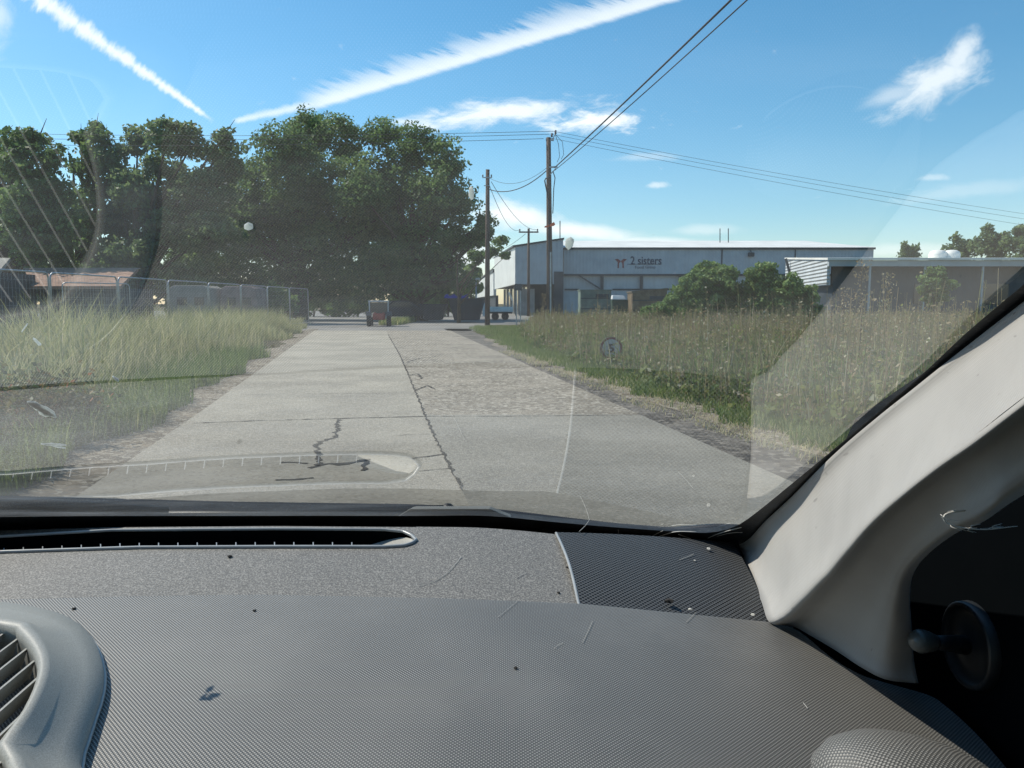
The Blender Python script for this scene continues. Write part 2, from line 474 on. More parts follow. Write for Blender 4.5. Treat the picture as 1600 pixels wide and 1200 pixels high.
L_autumn = leaf_mat('orange_leaves', [(0, (.05, .10, .03)), (.5, (.12, .12, .04)), (.88, (.22, .15, .04)), (1, (.38, .15, .05))], .35)
M_bark = mat('bark', (.09, .07, .05), .95, .25, 6, .1, bump=.8, bscale=20)

def tree(name, label, base, lumps, depth, leaf, mleaf, group=None, dens=1.0, cat='tree', sub=.95, spread=1.2, trunk_r=.35, stems=1):
    """lumps: (px, py, r_px) outline circles turned into round foliage masses at their real distance"""
    bx, by = base
    t = thing(name, label, cat, (bx, by, 0), 0, group)
    bb = MB(); C_all = []; T_all = []; O_all = []
    for (px, py, rp) in lumps:
        r = rp / F * depth
        Y = depth + random.uniform(-1, 1) * spread * min(r, 3)
        c = at(px, py, Y)
        nsub = int(26 * (r / sub) ** 1.7 * .62 * dens) + 6
        d = unit(rng.normal(size=(nsub, 3)))
        rad = r * rng.uniform(.2, 1.0, nsub) ** .55 * .92
        cs = c + d * rad[:, None] * np.array([1, .95, .92])
        for k in range(nsub):
            if cs[k, 2] < .15: continue
            rr = sub * random.uniform(.45, 1.0) * (.55 + .45 * min(1, r / 2.2)); nl = int(66 * dens ** .3 * (rr / sub) ** 2 * (.95 / leaf * .18)) + 10
            e = unit(rng.normal(size=(nl, 3))); er = rr * rng.uniform(.2, 1.0, nl) ** .5
            P = cs[k] + e * er[:, None] * np.array([1, 1, .7])
            C_all.append(P); O_all.append(unit(e * .6 + d[k] * .7))
            base_t = random.uniform(.15, .75)
            T_all.append(np.clip(base_t + rng.normal(size=nl) * .16, 0, 1))
        # limb to this lump
        s = Vector((bx + random.uniform(-.3, .3) * stems, by, 0)); h = max(.3, c[2] * random.uniform(.25, .5)) if stems == 1 else .1
        e_ = Vector([float(v) for v in c])
        m1 = Vector((bx, by, h)); m2 = (m1 + e_) / 2 + Vector((random.uniform(-.4, .4), random.uniform(-.4, .4), random.uniform(0, .5))) * min(1, r)
        kk = trunk_r
        bb.tube([m1, m2, e_, e_ + (e_ - m2) * .25], [kk * .45, kk * .28, kk * .12, kk * .03], 6)
    top = max(at(l[0], l[1], depth)[2] for l in lumps)
    bb.tube([(bx, by, -.1), (bx + .05, by, top * .25), (bx - .08, by, top * .55), (bx, by, top * .85)], [trunk_r * 1.15, trunk_r * .85, trunk_r * .5, trunk_r * .1], 9)
    o = bb.build('trunk', M_bark, t, smooth=True); o.location = (-bx, -by, 0)
    C = np.concatenate(C_all); O = np.concatenate(O_all); T = np.concatenate(T_all)
    C[:, 0] -= bx; C[:, 1] -= by
    keep = C[:, 2] > .05
    cloud_mesh('crown', leaf_quads(C[keep], leaf, O[keep]), 4, T[keep], mleaf, t)
    return t
def scatter_extra(lumps, n, rmin, rmax, jit=.9):
    out = list(lumps)
    for _ in range(n):
        a = random.choice(lumps); th = random.uniform(0, 2 * pi)
        out.append((a[0] + cos(th) * a[2] * jit, a[1] + sin(th) * a[2] * jit * .9, random.uniform(rmin, rmax)))
    return out
TG = 'trees at the end of the road'
tree('broadleaf_tree', 'tallest dark round-topped broadleaf tree at the end of the road', (-15.8, 58), scatter_extra(
    [(485, 208, 44), (440, 235, 46), (535, 215, 42), (400, 290, 52), (470, 290, 66), (545, 290, 60), (420, 370, 66), (500, 390, 70), (350, 385, 55), (330, 435, 48), (450, 450, 50), (390, 455, 50), (290, 400, 40), (300, 450, 36), (560, 350, 40), (480, 340, 60), (400, 330, 55), (520, 440, 44), (360, 330, 40), (330, 470, 30), (420, 478, 26)], 14, 10, 20), 58, .125, L_tree, TG, trunk_r=.45)
tree('broadleaf_tree', 'dark broadleaf tree whose branches reach past the smaller wooden pole', (-7.2, 57), scatter_extra(
    [(600, 215, 36), (650, 232, 42), (700, 248, 34), (620, 290, 62), (690, 300, 48), (718, 325, 30), (590, 380, 62), (670, 380, 58), (728, 375, 26), (640, 432, 44), (570, 440, 40), (700, 420, 36), (755, 368, 13), (752, 345, 12), (722, 435, 22), (690, 440, 24), (640, 340, 60), (600, 415, 50), (560, 300, 45)], 12, 9, 18), 57, .125, L_tree, TG, trunk_r=.42)
tree('broadleaf_tree', 'overhanging thin leafy bough on the right edge of the wood', (-3.4, 49), [(782, 378, 11), (768, 392, 12), (748, 400, 15), (790, 400, 6), (740, 420, 12)], 49, .12, L_tree, TG, dens=.6, sub=.6, trunk_r=.12)
tree('broadleaf_tree', 'rounded grey-green tree beside the tallest tree, above the brown roof', (-24, 50), scatter_extra(
    [(262, 212, 36), (215, 225, 26), (300, 226, 30), (350, 240, 34), (250, 280, 50), (320, 300, 50), (200, 295, 36), (270, 355, 50), (215, 400, 44), (330, 370, 44), (245, 440, 44), (170, 430, 40), (225, 340, 50), (300, 440, 40), (300, 340, 45)], 10, 8, 16), 50, .16, L_tree2, TG, dens=.9, trunk_r=.35)
tree('broadleaf_tree', 'narrow dark tree left of the grey-green tree with sky on its left', (-29, 52), scatter_extra(
    [(150, 222, 26), (138, 258, 28), (168, 285, 36), (146, 330, 36), (160, 380, 44), (130, 430, 44), (190, 440, 40), (150, 460, 40), (180, 250, 26), (190, 330, 34), (120, 380, 34)], 8, 7, 13), 52, .16, L_tree, TG, dens=.9, trunk_r=.3)
tree('broadleaf_tree', 'broad dark tree at the left edge of the view', (-31, 46), scatter_extra(
    [(62, 212, 18), (30, 228, 30), (82, 245, 20), (18, 285, 46), (72, 305, 32), (50, 365, 52), (88, 385, 34), (-40, 250, 50), (-60, 350, 60), (30, 430, 56), (80, 440, 50), (40, 330, 50), (-10, 460, 50), (45, 262, 36), (95, 350, 34), (90, 300, 24)], 10, 8, 15), 46, .15, L_tree, TG, dens=.9, trunk_r=.35)
UG = 'undergrowth below the trees'
for i, (px, py, r_, lb) in enumerate([(300, 478, 24, 'dark shrub under the trees behind the pale tall grass'), (360, 482, 26, 'dark shrub right of the caravans below the trees'), (425, 484, 26, 'dark shrub at the foot of the tallest tree'), (490, 484, 24, 'dark shrub just left of the parked utility tractor'), (545, 486, 22, 'low dark shrub right behind the utility tractor'), (640, 480, 26, 'dark shrub between the tractor and the skip'), (700, 478, 26, 'dark shrub showing above the dark skips')]):
    tree('shrub', lb, tuple(at(px, 490, 72 if px > 450 else 50)[:2]), [(px - 16, py - 4, r_), (px + 16, py - 8, r_), (px, py - 22, r_)], 72 if px > 450 else 50, .14, L_tree, UG, dens=.7, cat='shrub', sub=.7, trunk_r=.08, stems=3)
tree('young_tree', 'small bright green tree by the far white building', tuple(at(738, 470, 62)[:2]), [(733, 440, 14), (742, 428, 11), (728, 455, 12), (745, 450, 10)], 62, .14, L_bush, dens=.7, sub=.6, trunk_r=.1)
RG = 'distant trees behind the low building'
for px, py, r_, d_, lb in [(1420, 392, 9, 90, 'thin distant treetop nearest the white roof'), (1500, 384, 15, 95, 'small distant treetop right of the roof domes'), (1548, 374, 17, 90, 'taller loose distant tree above the low building'), (1598, 372, 17, 88, 'rightmost distant tree above the windscreen pillar')]:
    tree('distant_tree', lb, tuple(at(px, 474, d_)[:2]), [(px, py, r_), (px - r_, py + 10, r_ * .9), (px + r_, py + 9, r_ * .9), (px, py + 24, r_ * 1.2), (px - 6, py - r_ * .8, r_ * .5), (px + r_ * 1.1, py - 3, r_ * .5)], d_, .22, L_tree2, RG, dens=.5, sub=1.0, trunk_r=.2)
# bushes on the waste ground to the right
BG = 'bushes in front of the warehouse'
tree('bush', 'large rounded green bush below the sign writing on the warehouse', tuple(at(1110, 474, 31)[:2]), scatter_extra([(1105, 428, 24), (1130, 440, 28), (1080, 455, 28), (1145, 470, 28), (1105, 475, 32), (1062, 478, 22), (1090, 445, 26), (1120, 492, 26), (1085, 496, 24), (1150, 495, 22)], 10, 6, 10), 31, .075, L_bush, BG, cat='bush', sub=.45, trunk_r=.07, stems=3, dens=1.3)
tree('bush', 'green bush right of the largest one, in front of the louvred wall', tuple(at(1215, 474, 30)[:2]), scatter_extra([(1198, 430, 26), (1180, 455, 26), (1235, 448, 22), (1262, 462, 18), (1225, 478, 28), (1190, 480, 26), (1210, 455, 26), (1245, 492, 22), (1200, 495, 24), (1265, 485, 18)], 10, 6, 10), 30, .075, L_bush, BG, cat='bush', sub=.45, trunk_r=.07, stems=3, dens=1.3)
tree('bush', 'lone paler bush against the dark wall of the low building', tuple(at(1465, 474, 36)[:2]), scatter_extra([(1465, 428, 13), (1452, 445, 15), (1478, 446, 15), (1463, 464, 18)], 6, 4, 7), 36, .075, L_bush, BG, cat='bush', sub=.4, trunk_r=.05, stems=3, dens=.9)
tree('bush', 'low scrubby bush at the left foot of the largest bush', tuple(at(1030, 480, 29)[:2]), [(1035, 482, 14), (1050, 470, 12), (1012, 488, 12), (1060, 490, 14)], 29, .07, L_bush, BG, cat='bush', sub=.35, trunk_r=.04, stems=3, dens=.9)

def blades(n, xf, hmin, hmax, w, tone, lean=.35, name='grass', m=None, label=None, hf=None):
    """n blades rooted where xf() says; each blade a bent strip of two faces (quad + quad tip)"""
    X, Y = xf(n); n = len(X)
    h = rng.uniform(hmin, hmax, n) * rng.uniform(.7, 1.0, n)
    if hf is not None: h = h * hf(X, Y)
    a = rng.uniform(0, 2 * pi, n); ln = rng.uniform(0, lean, n) * h
    dx, dy = np.cos(a) * ln, np.sin(a) * ln
    b = rng.uniform(0, 2 * pi, n); ww = w * rng.uniform(.6, 1.4, n); wx, wy = np.cos(b) * ww, np.sin(b) * ww
    z = np.zeros(n)
    def P(x, y, zz): return np.stack([x, y, zz], 1)
    p0 = P(X - wx, Y - wy, z); p1 = P(X + wx, Y + wy, z)
    m0 = P(X + dx * .35 - wx * .8, Y + dy * .35 - wy * .8, h * .6); m1 = P(X + dx * .35 + wx * .8, Y + dy * .35 + wy * .8, h * .6)
    t0 = P(X + dx - wx * .15, Y + dy - wy * .15, h); t1 = P(X + dx + wx * .15, Y + dy + wy * .15, h)
    q = np.stack([p0, p1, m1, m0, m0, m1, t1, t0], 1).reshape(-1, 3)
    tn = np.clip(rng.normal(tone, .2, n), 0, 1)
    if isinstance(tone, np.ndarray): tn = np.clip(tone[:n] + rng.normal(size=n) * .12, 0, 1)
    T = np.repeat(tn, 2)
    o = cloud_mesh(name, q, 4, T, m)
    return tag(o, label, name.replace('_', ' '), kind='stuff')
def patchy(X, Y, s=1.0, ph=0.0):
    return .5 + .25 * (np.sin(X * 1.3 * s + 1.7 * np.sin(Y * .7 * s + ph)) + np.sin(Y * .9 * s + 2.1 * np.sin(X * .6 * s + ph)))
def region(y0, y1, xa, xb, power=1.0, patch=None):
    def f(n):
        u = rng.uniform(0, 1, n); Y = y0 + (y1 - y0) * u ** power
        XA = np.array([xa(y) for y in Y]); XB = np.array([xb(y) for y in Y])
        X = XA + (XB - XA) * rng.uniform(0, 1, n)
        if patch is not None:
            k = patchy(X, Y, *patch) > rng.uniform(0, .75, n); X, Y = X[k], Y[k]
        return X, Y
    return f
# right verge: short green grass between the tarmac and the weeds
YW = 44
xW = lambda y: xV(y) + .42 + .02 * max(0, y - 6) + .15 * sin(y * 1.1) + max(0, y - 22) * .09
blades(42000, region(4.5, 42, lambda y: xV(y) + .02 - .14 * sin(y * 5), lambda y: xW(y) + .35, 1.5, (1.9, 0)), .04, .17, .006, .5, .6, 'verge_grass', L_grass, 'short green grass along the edge of the tarmac verge')
blades(9000, region(4.5, 20, lambda y: xV(y) - .45, lambda y: xV(y) + .5, 1.3, (2.5, 1)), .02, .09, .005, .95, 1.2, 'dry_grass', L_dry, 'bleached dry grass fringe at the edge of the tarmac')
# the field of tall brown weeds
def weeds():
    n = 17000
    u = rng.uniform(0, 1, n); Y = 5.5 + (YW - 5.5) * u ** 1.35
    XA = np.array([xW(y) for y in Y]); span = 6 + Y * .85
    X = XA + span * rng.uniform(0, 1, n) ** 1.15
    k = patchy(X, Y, .8, 2) > rng.uniform(-.3, .55, n); X, Y = X[k], Y[k]; n = len(X)
    edge = np.clip((X - np.array([xW(y) for y in Y])) / .6, 0, 1)
    H = (rng.uniform(.5, .95, n) + .42 * patchy(X, Y, 1.3, 1)) * (.35 + .65 * edge)
    H = H * np.where(rng.uniform(0, 1, n) > .93, 1.25, 1.0) * np.clip(1.08 - (Y - 6) * .012, .78, 1.05)
    # stems
    a = rng.uniform(0, 2 * pi, n); ln = rng.uniform(.02, .18, n) * H; dx, dy = np.cos(a) * ln, np.sin(a) * ln
    w = .0035 + Y * .00022; b = rng.uniform(0, pi, n); wx, wy = np.cos(b) * w, np.sin(b) * w
    P = lambda x, y, z: np.stack([x, y, z], 1)
    Z = np.zeros(n)
    st = np.stack([P(X - wx, Y - wy, Z), P(X + wx, Y + wy, Z), P(X + dx + wx * .5, Y + dy + wy * .5, H), P(X + dx - wx * .5, Y + dy - wy * .5, H)], 1).reshape(-1, 3)
    Vs = [st]; Ts = [np.clip(rng.normal(.72, .12, n), 0, 1)]
    # side leaves and seed heads along each stem
    for j in range(13):
        f = rng.uniform(.08, 1.0, n)
        c = P(X + dx * f, Y + dy * f, H * f)
        c[:, :2] += rng.normal(size=(n, 2)) * (.035 + .05 * (1 - f))[:, None] * 1.3
        sz = np.where(f > .55, .016, .034) * rng.uniform(.6, 1.5, n) * (1 + Y * .018)
        Vs.append(leaf_quads(c, sz)); 
        tn = np.where(f > .6, .72, .26) - .22 * patchy(X, Y, .7, 5) + rng.normal(size=n) * .15 + .1
        tn = np.where(rng.uniform(0, 1, n) > .975, 1.0, np.minimum(tn, .95))
        Ts.append(np.clip(tn, 0, 1))
    return tag(cloud_mesh('weeds', np.concatenate(Vs), 4, np.concatenate(Ts), L_weed), 'field of tall brown and green seeding weeds right of the road', 'weeds', kind='stuff')
weeds()
blades(34000, region(5, 46, lambda y: xW(y) + .1, lambda y: xW(y) + 5 + y * .8, 1.3, (1.0, 3)), .2, .8, .008, .42, .5, 'meadow_grass', L_grass, 'green meadow grass growing among the weeds')
blades(13000, region(6, 46, xW, lambda y: xW(y) + 5 + y * .8, 1.2, (1.3, 5)), .5, 1.0, .006, .6, .4, 'dry_grass', L_dry, 'dry straw stems among the weeds on the right')
# left of the road
xG = lambda y: xL(y) - .38 - .15 * sin(y * 1.3) - .1 * sin(y * 3.1)
blades(80000, region(3.4, 18, lambda y: -4 - y * .55, xG, 1.3), .08, .42, .006, .38, .5, 'verge_grass', L_grass, 'green grass sloping away left of the road')
hl = lambda X, Y: np.clip((np.array([xG(y) for y in Y]) - X) / 1.6, .3, 1) * np.clip((Y - 4) / 7, .35, 1) * (.55 + .75 * patchy(X, Y, 1.1, 2.2))
blades(64000, region(5, 42, lambda y: -11.6, lambda y: xG(y) - .5 + .4 * sin(y), 1.15, (.9, 6)), .4, 1.35, .007, .5, .75, 'tall_dry_grass', L_dry, 'tall pale yellow grass between the road and the wire fence', hf=hl)
blades(16000, region(9, 46, lambda y: -26, lambda y: -11.5, 1.0, (.6, 8)), .1, .55, .02, .85, .6, 'dry_grass', L_dry, 'bleached grass behind the wire fence')
blades(7000, region(30, 44, lambda y: .5 + (y - 30) * .02, lambda y: 16, 1.0), .1, .4, .02, .5, .5, 'meadow_grass', L_grass, 'bright green grass around the foot of the poles')
blades(2500, lambda n: (rng.uniform(G(612, 505)[0], G(640, 505)[0], n), rng.uniform(44, 52, n)), .1, .5, .03, .8, .4, 'meadow_grass', L_grass, 'sunlit patch of grass beyond the tractor')

def leafy_plant(name, label, x, y, h, r, n, m, tone, sz, group=None, cat='plant'):
    t = thing(name, label, cat, (x, y, 0), 0, group)
    b = MB(); C = []; T = []
    for k in range(9):
        a = random.uniform(0, 2 * pi); rr = random.uniform(.2, 1) * r; hh = h * random.uniform(.55, 1)
        e = Vector((cos(a) * rr, sin(a) * rr, hh)); b.tube([(0, 0, 0), e * .5 + Vector((0, 0, .1 * h)), e], [.012, .008, .003], 5)
        f = rng.uniform(.15, 1.05, n // 9)[:, None]; P = np.array(e)[None] * f + rng.normal(size=(n // 9, 3)) * r * .2
        C.append(P); T.append(np.clip(tone + rng.normal(size=n // 9) * .28, 0, 1))
    b.build('stem', M_bark, t)
    C = np.concatenate(C); C[:, 2] = np.abs(C[:, 2])
    cloud_mesh('foliage', leaf_quads(C, sz), 4, np.concatenate(T), m, t)
    return t
BR = 'orange tinged brambles beside the left verge'
for px, py, h, r_, lb in [(60, 700, .62, .40, 'bramble with orange leaves below the bird dropping on the glass'), (10, 690, .6, .45, 'dark bramble at the left edge of the view'), (110, 680, .6, .35, 'bramble with yellowing leaves nearest the road'), (-40, 730, .7, .5, 'dense bramble just outside the left edge')]:
    g = G(px, py); leafy_plant('bramble', lb, g[0], g[1], h, r_, 1500, L_autumn, .38, .028, BR)
for px, Y, h, lb in [(1345, 10.5, 1.85, 'tallest brown dock stalk rising above the weeds'), (1385, 12, 1.72, 'brown dock stalk just right of the tallest one'), (1318, 12, 1.5, 'shorter rusty dock stalk left of the tallest one'), (1300, 13, 1.35, 'short leafy stalk beside the rusty dock'), (850, 27, 1.6, 'brown dock stalk standing at the foot of the taller pole')]:
    p = at(px, 474, Y); t = thing('dock_plant', lb, 'plant', (p[0], p[1], 0), 0, 'tall dock stalks above the weeds')
    b = MB(); b.tube([(0, 0, 0), (.03, .02, h * .5), (-.02, 0, h)], [.009, .006, .003], 5)
    for k in range(6):
        z = h * random.uniform(.45, .8); a = random.uniform(0, 6.28); b.tube([(0, 0, z), (cos(a) * .1, sin(a) * .1, z + .22)], [.004, .002], 4)
    b.build('stem', M_bark, t)
    n = 320; f = rng.uniform(.3, 1, n); C = np.stack([rng.normal(size=n) * .055, rng.normal(size=n) * .055, h * f], 1)
    tag(cloud_mesh('seeds', leaf_quads(C, .018), 4, np.clip(rng.normal(.82, .1, n), 0, 1), L_weed, t), kind='stuff')

# ================================================================== BUILDINGS
M_clad = mat('grey_blue_cladding', (.33, .37, .41), .55, .05, .5, .4, streak=(1, 1, .1))
def ribbed(name, color, period, amt=.25, axis='x', rough=.5, dirt=.1):
    m = bpy.data.materials.new(name); m.use_nodes = True; t = NT(m.node_tree); b = m.node_tree.nodes['Principled BSDF']
    tc_ = t.node('ShaderNodeTexCoord'); s_ = t.node('ShaderNodeSeparateXYZ'); t.l.new(tc_.outputs['Object'], s_.inputs[0])
    ax = {'x': s_.outputs[0], 'y': s_.outputs[1], 'z': s_.outputs[2]}[axis]
    w = t.m('SINE', t.m('MULTIPLY', ax, 2 * pi / period))
    nz = t.noise(tc_.outputs['Object'], .8, 5, .6)
    mp = t.node('ShaderNodeMapping'); t.l.new(tc_.outputs['Object'], mp.inputs[0]); mp.inputs['Scale'].default_value = (3, 3, .25)
    st = t.noise(mp.outputs[0], 1.0, 4, .6)
    col = t.mix(t.sm(nz, .3, .7), tuple(c * (1 - dirt) for c in color), tuple(min(1, c * (1 + dirt)) for c in color))
    col = t.mix(t.m('MULTIPLY', t.sm(st, .5, .75), .35), col, tuple(c * .7 for c in color))
    t.l.new(col, b.inputs['Base Color']); b.inputs['Roughness'].default_value = rough
    bn = t.node('ShaderNodeBump'); bn.inputs['Strength'].default_value = amt; bn.inputs['Distance'].default_value = .03
    t.l.new(w, bn.inputs['Height']); t.l.new(bn.outputs[0], b.inputs['Normal'])
    return m
M_upper = ribbed('upper_cladding', (.36, .42, .47), .35, .3)
M_lower = ribbed('lower_cladding', (.42, .48, .52), .35, .25)
M_white = ribbed('white_cladding', (.62, .63, .61), .3, .3, 'y')
M_louvre = ribbed('white_louvres', (.50, .53, .54), .22, .9, 'z')
M_roofw = mat('white_roof_sheet', (.78, .77, .72), .5, .05, .4)
M_trim = mat('dark_trim', (.045, .055, .065), .5, .1, 2)
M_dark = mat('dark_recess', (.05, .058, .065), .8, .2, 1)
M_glaz = mat('dark_glazing', (.03, .04, .05), .12, .1, 1, .6)
M_wallgrey = mat('grey_render', (.30, .31, .31), .8, .1, .8)
M_darkwall = ribbed('dark_wall_panels', (.05, .062, .075), .6, .3)
M_fascia = mat('grey_fascia', (.40, .44, .46), .5, .05, 1)
M_logo = mat('dark_blue_paint', (.05, .07, .11), .6, .05, 2)
M_logor = mat('red_paint', (.22, .07, .07), .6, .1, 2)
M_letter = mat('black_paint', (.02, .02, .02), .5, .05, 2)

def text_mesh(name, body, width, m, parent, loc, rot, height=None, ext=.02, bold=0.0):
    cu = bpy.data.curves.new(name, 'FONT'); cu.body = body; cu.size = 1; cu.extrude = 0; cu.align_x = 'CENTER'; cu.align_y = 'CENTER'; cu.offset = bold
    tmp = bpy.data.objects.new(name, cu); COL.objects.link(tmp)
    dg = bpy.context.evaluated_depsgraph_get(); me = bpy.data.meshes.new_from_object(tmp.evaluated_get(dg))
    bpy.data.objects.remove(tmp)
    co = np.array([v.co[:] for v in me.vertices]); w = co[:, 0].max() - co[:, 0].min(); hh = co[:, 1].max() - co[:, 1].min()
    cx = (co[:, 0].max() + co[:, 0].min()) / 2; cy = (co[:, 1].max() + co[:, 1].min()) / 2
    k = width / w; ky = (height / hh) if height else k
    for v in me.vertices: v.co = ((v.co[0] - cx) * k, (v.co[1] - cy) * ky, 0)
    me.materials.clear(); me.materials.append(m)
    o = bpy.data.objects.new(name, me); COL.objects.link(o); o.parent = parent; o.location = loc; o.rotation_euler = rot
    s = o.modifiers.new('solid', 'SOLIDIFY'); s.thickness = ext; s.offset = 0
    return o

# --- main warehouse
YB = 80.0; PM = YB / F
def bx(px): return (px - 800) * PM
def bz(py, Y=YB): return at(800, py, Y)[2]
wh = thing('warehouse', 'long grey-blue metal warehouse with white roof and company lettering', 'warehouse', (0, YB, 0))
def rel(b, name, m, p=wh, off=(0, YB, 0), **k):
    o = b.build(name, m, p, **k); o.location = (-off[0], -off[1], -off[2]); return o
x0, x1 = bx(880), bx(1358); zE = bz(388); zM = bz(428)
b = MB(); b.quad_box(x0, x1, YB, YB + 26, zM, zE); rel(b, 'upper_wall', M_upper)
b = MB(); b.quad_box(x0 + .02, x1 - .3, YB + .5, YB + 25.5, 0, zM - .003); rel(b, 'lower_wall', M_lower)
b = MB()
zR = at(800, 375, YB + 12)[2]
b.add([(x0 - .1, YB - .15, zE + .09), (x1 + .1, YB - .15, zE + .09), (x1 - 2.2, YB + 13, zR), (x0 + .5, YB + 13, zR), (x1 + .1, YB + 26, zE + .09), (x0 - .1, YB + 26, zE + .09)], [(0, 1, 2, 3), (3, 2, 4, 5), (1, 4, 2), (0, 3, 5)])
rel(b, 'roof', M_roofw)
b = MB(); b.quad_box(x0 - .1, x1 + .12, YB - .2, YB - .02, zE - .12, zE + .085); rel(b, 'gutter', M_trim)
b = MB(); b.quad_box(x0 + .03, x1 - .3, YB - .06, YB + .49, zM - .18, zM - .01); rel(b, 'lintel', M_trim)
for a_, c_ in ((882, 904), (957, 1000), (1003, 1062), (1066, 1180)):
    b = MB(); b.quad_box(bx(a_), bx(c_), YB + .4, YB + .497, bz(453.5), bz(451)); rel(b, 'sheeting_rail', M_trim)
for px in (940, 1001, 1062, 1125, 1187, 1250, 1312):
    b = MB(); b.quad_box(bx(px) - .13, bx(px) + .13, YB + .05, YB + .39, 0, zM - .2); rel(b, 'column', M_trim)
b = MB(); b.bar((bx(903), YB + .1, bz(430)), (bx(938), YB + .1, bz(452)), .14); rel(b, 'brace', M_trim)
for px in (1124, 1237):
    b = MB(); b.quad_box(bx(px) - .05, bx(px) + .05, YB - .09, YB - .01, zM - .1, zE - .14); rel(b, 'downpipe', M_trim)
b = MB(); b.quad_box(bx(1164), bx(1172), YB - .5, YB - .1, bz(401), bz(395)); b.bar((bx(1168), YB - .3, bz(395)), (bx(1168), YB, bz(391)), .06); rel(b, 'floodlight', M_trim)
for px in (1125, 1138):
    b = MB(); p0, p1 = at(px, 384, YB + 9), at(px, 357, YB + 9); b.tube([p0, p1], .05, 6); rel(b, 'antenna', M_trim)
text_mesh('lettering', '2 sisters', 48 * PM, M_logo, wh, (bx(1007), -.03, bz(407)), (pi / 2, 0, 0), 13 * PM, bold=.012)
text_mesh('lettering', 'Food', 13 * PM, M_logo, wh, (bx(997), -.03, bz(417.5)), (pi / 2, 0, 0), 4.6 * PM, bold=.0)
text_mesh('lettering', 'Group', 15.5 * PM, M_logo, wh, (bx(1014), -.03, bz(417.9)), (pi / 2, 0, 0), 5.6 * PM, bold=.0)
b = MB(); b.quad_box(bx(978), bx(1031), YB - .03, YB - .003, bz(413.2), bz(412.5)); rel(b, 'underline', M_logo)
b = MB()
for px, s in ((963, 1), (973, -1)):
    q = [(bx(px) + s * dx_ * .5, YB - .03, bz(412) + dz_ * .5) for dx_, dz_ in ((-.6, .9), (.1, 1.0), (.7, .5), (.35, .1), (.3, -.9), (0, -.9), (.05, .3), (-.2, .55))]
    b.prism(q, (0, .025, 0))
rel(b, 'emblem', M_logor)
# --- corner block with raised, overhanging upper floor
YA = 78.0
cb = thing('corner_block', 'taller corner block with overhanging cladding at the left end of the warehouse', 'building', (.3, YA, 0))
off = (.3, YA, 0)
def at2(px, py, Y): return at(px, py, Y)
A0, A1 = at(805, 386, YA), at(880, 374, YA); Bf = at(772.5, 403, 106)
zb = at(805, 444, YA)[2]
def wallquad(b, p, q, z0, zp, zq, thick):
    """vertical wall from p to q (xy) with sloping top, given a thickness to its back"""
    d = np.array([q[0] - p[0], q[1] - p[1]]); d /= np.linalg.norm(d); n = np.array([-d[1], d[0]]) * thick
    P = [(p[0], p[1], z0), (q[0], q[1], z0), (q[0], q[1], zq), (p[0], p[1], zp)]
    b.prism(P, (n[0], n[1], 0))
b = MB(); wallquad(b, A0, A1, zb, A0[2], A1[2], .3); rel(b, 'front_cladding', M_upper, cb, off)
b = MB(); wallquad(b, (Bf[0], Bf[1]), (A0[0] - .004, A0[1]), zb, Bf[2], A0[2], .3); rel(b, 'side_cladding', M_white, cb, off)
b = MB()
b.prism([(A0[0] - .25, A0[1] - .15, A0[2] + .02), (A1[0] + .1, A1[1] - .15, A1[2] + .02), (A1[0] + .1, 108, A1[2] + .02), (Bf[0] - .2, 108, Bf[2] + .02)], (0, 0, .14)); rel(b, 'roof', M_trim, cb, off)
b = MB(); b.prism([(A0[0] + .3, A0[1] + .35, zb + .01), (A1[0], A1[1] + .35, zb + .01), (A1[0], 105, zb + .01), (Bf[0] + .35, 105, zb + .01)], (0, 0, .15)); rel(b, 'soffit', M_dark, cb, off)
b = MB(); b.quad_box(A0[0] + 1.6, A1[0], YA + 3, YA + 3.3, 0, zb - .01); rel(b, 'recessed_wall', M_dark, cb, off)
b = MB(); b.quad_box(A0[0] + .35, A0[0] + 2.0, YA + 1.2, YA + 1.5, 0, zb - .45); rel(b, 'panel', M_wallgrey, cb, off)
b = MB(); b.quad_box(A1[0] - .9, A1[0] + .05, YA - .15, YA - .02, 0, A1[2] - 3.2); rel(b, 'cable_duct', M_trim, cb, off)
b = MB(); wallquad(b, (Bf[0] + 1.4, 105), (A0[0] + 1.4, A0[1] + 1.6), 0, zb - .02, zb - .02, .2); rel(b, 'glazing', M_glaz, cb, off)
for k in range(7):
    f = k / 6; px_, py_ = Bf[0] + 1.35 + (A0[0] - Bf[0]) * f, 105 + (A0[1] + 1.6 - 105) * f
    b = MB(); b.quad_box(px_ - .09, px_ + .05, py_ - .06, py_ + .06, 0, zb - .03); rel(b, 'mullion', M_fascia, cb, off)
for px, Y in ((806, 78.6), (826, 79.5), (876, 79)):
    p = at(px, 474, Y); b = MB(); b.quad_box(p[0] - .07, p[0] + .07, Y - .07, Y + .07, 0, zb - .01); rel(b, 'post', M_trim, cb, off)
b = MB(); b.bar(at(795, 457, 77), at(801, 470, 77), .16); b.bar(at(801, 470, 77), at(801, 486, 77), .08); b.bar(at(795, 457, 77), at(797, 462, 79.6), .06); rel(b, 'awning_stay', M_roofw, cb, off)
b = MB(); p = at(875, 376, YA + 2); b.tube([p, at(875, 345, YA + 2)], .05, 6); rel(b, 'antenna', M_trim, cb, off)
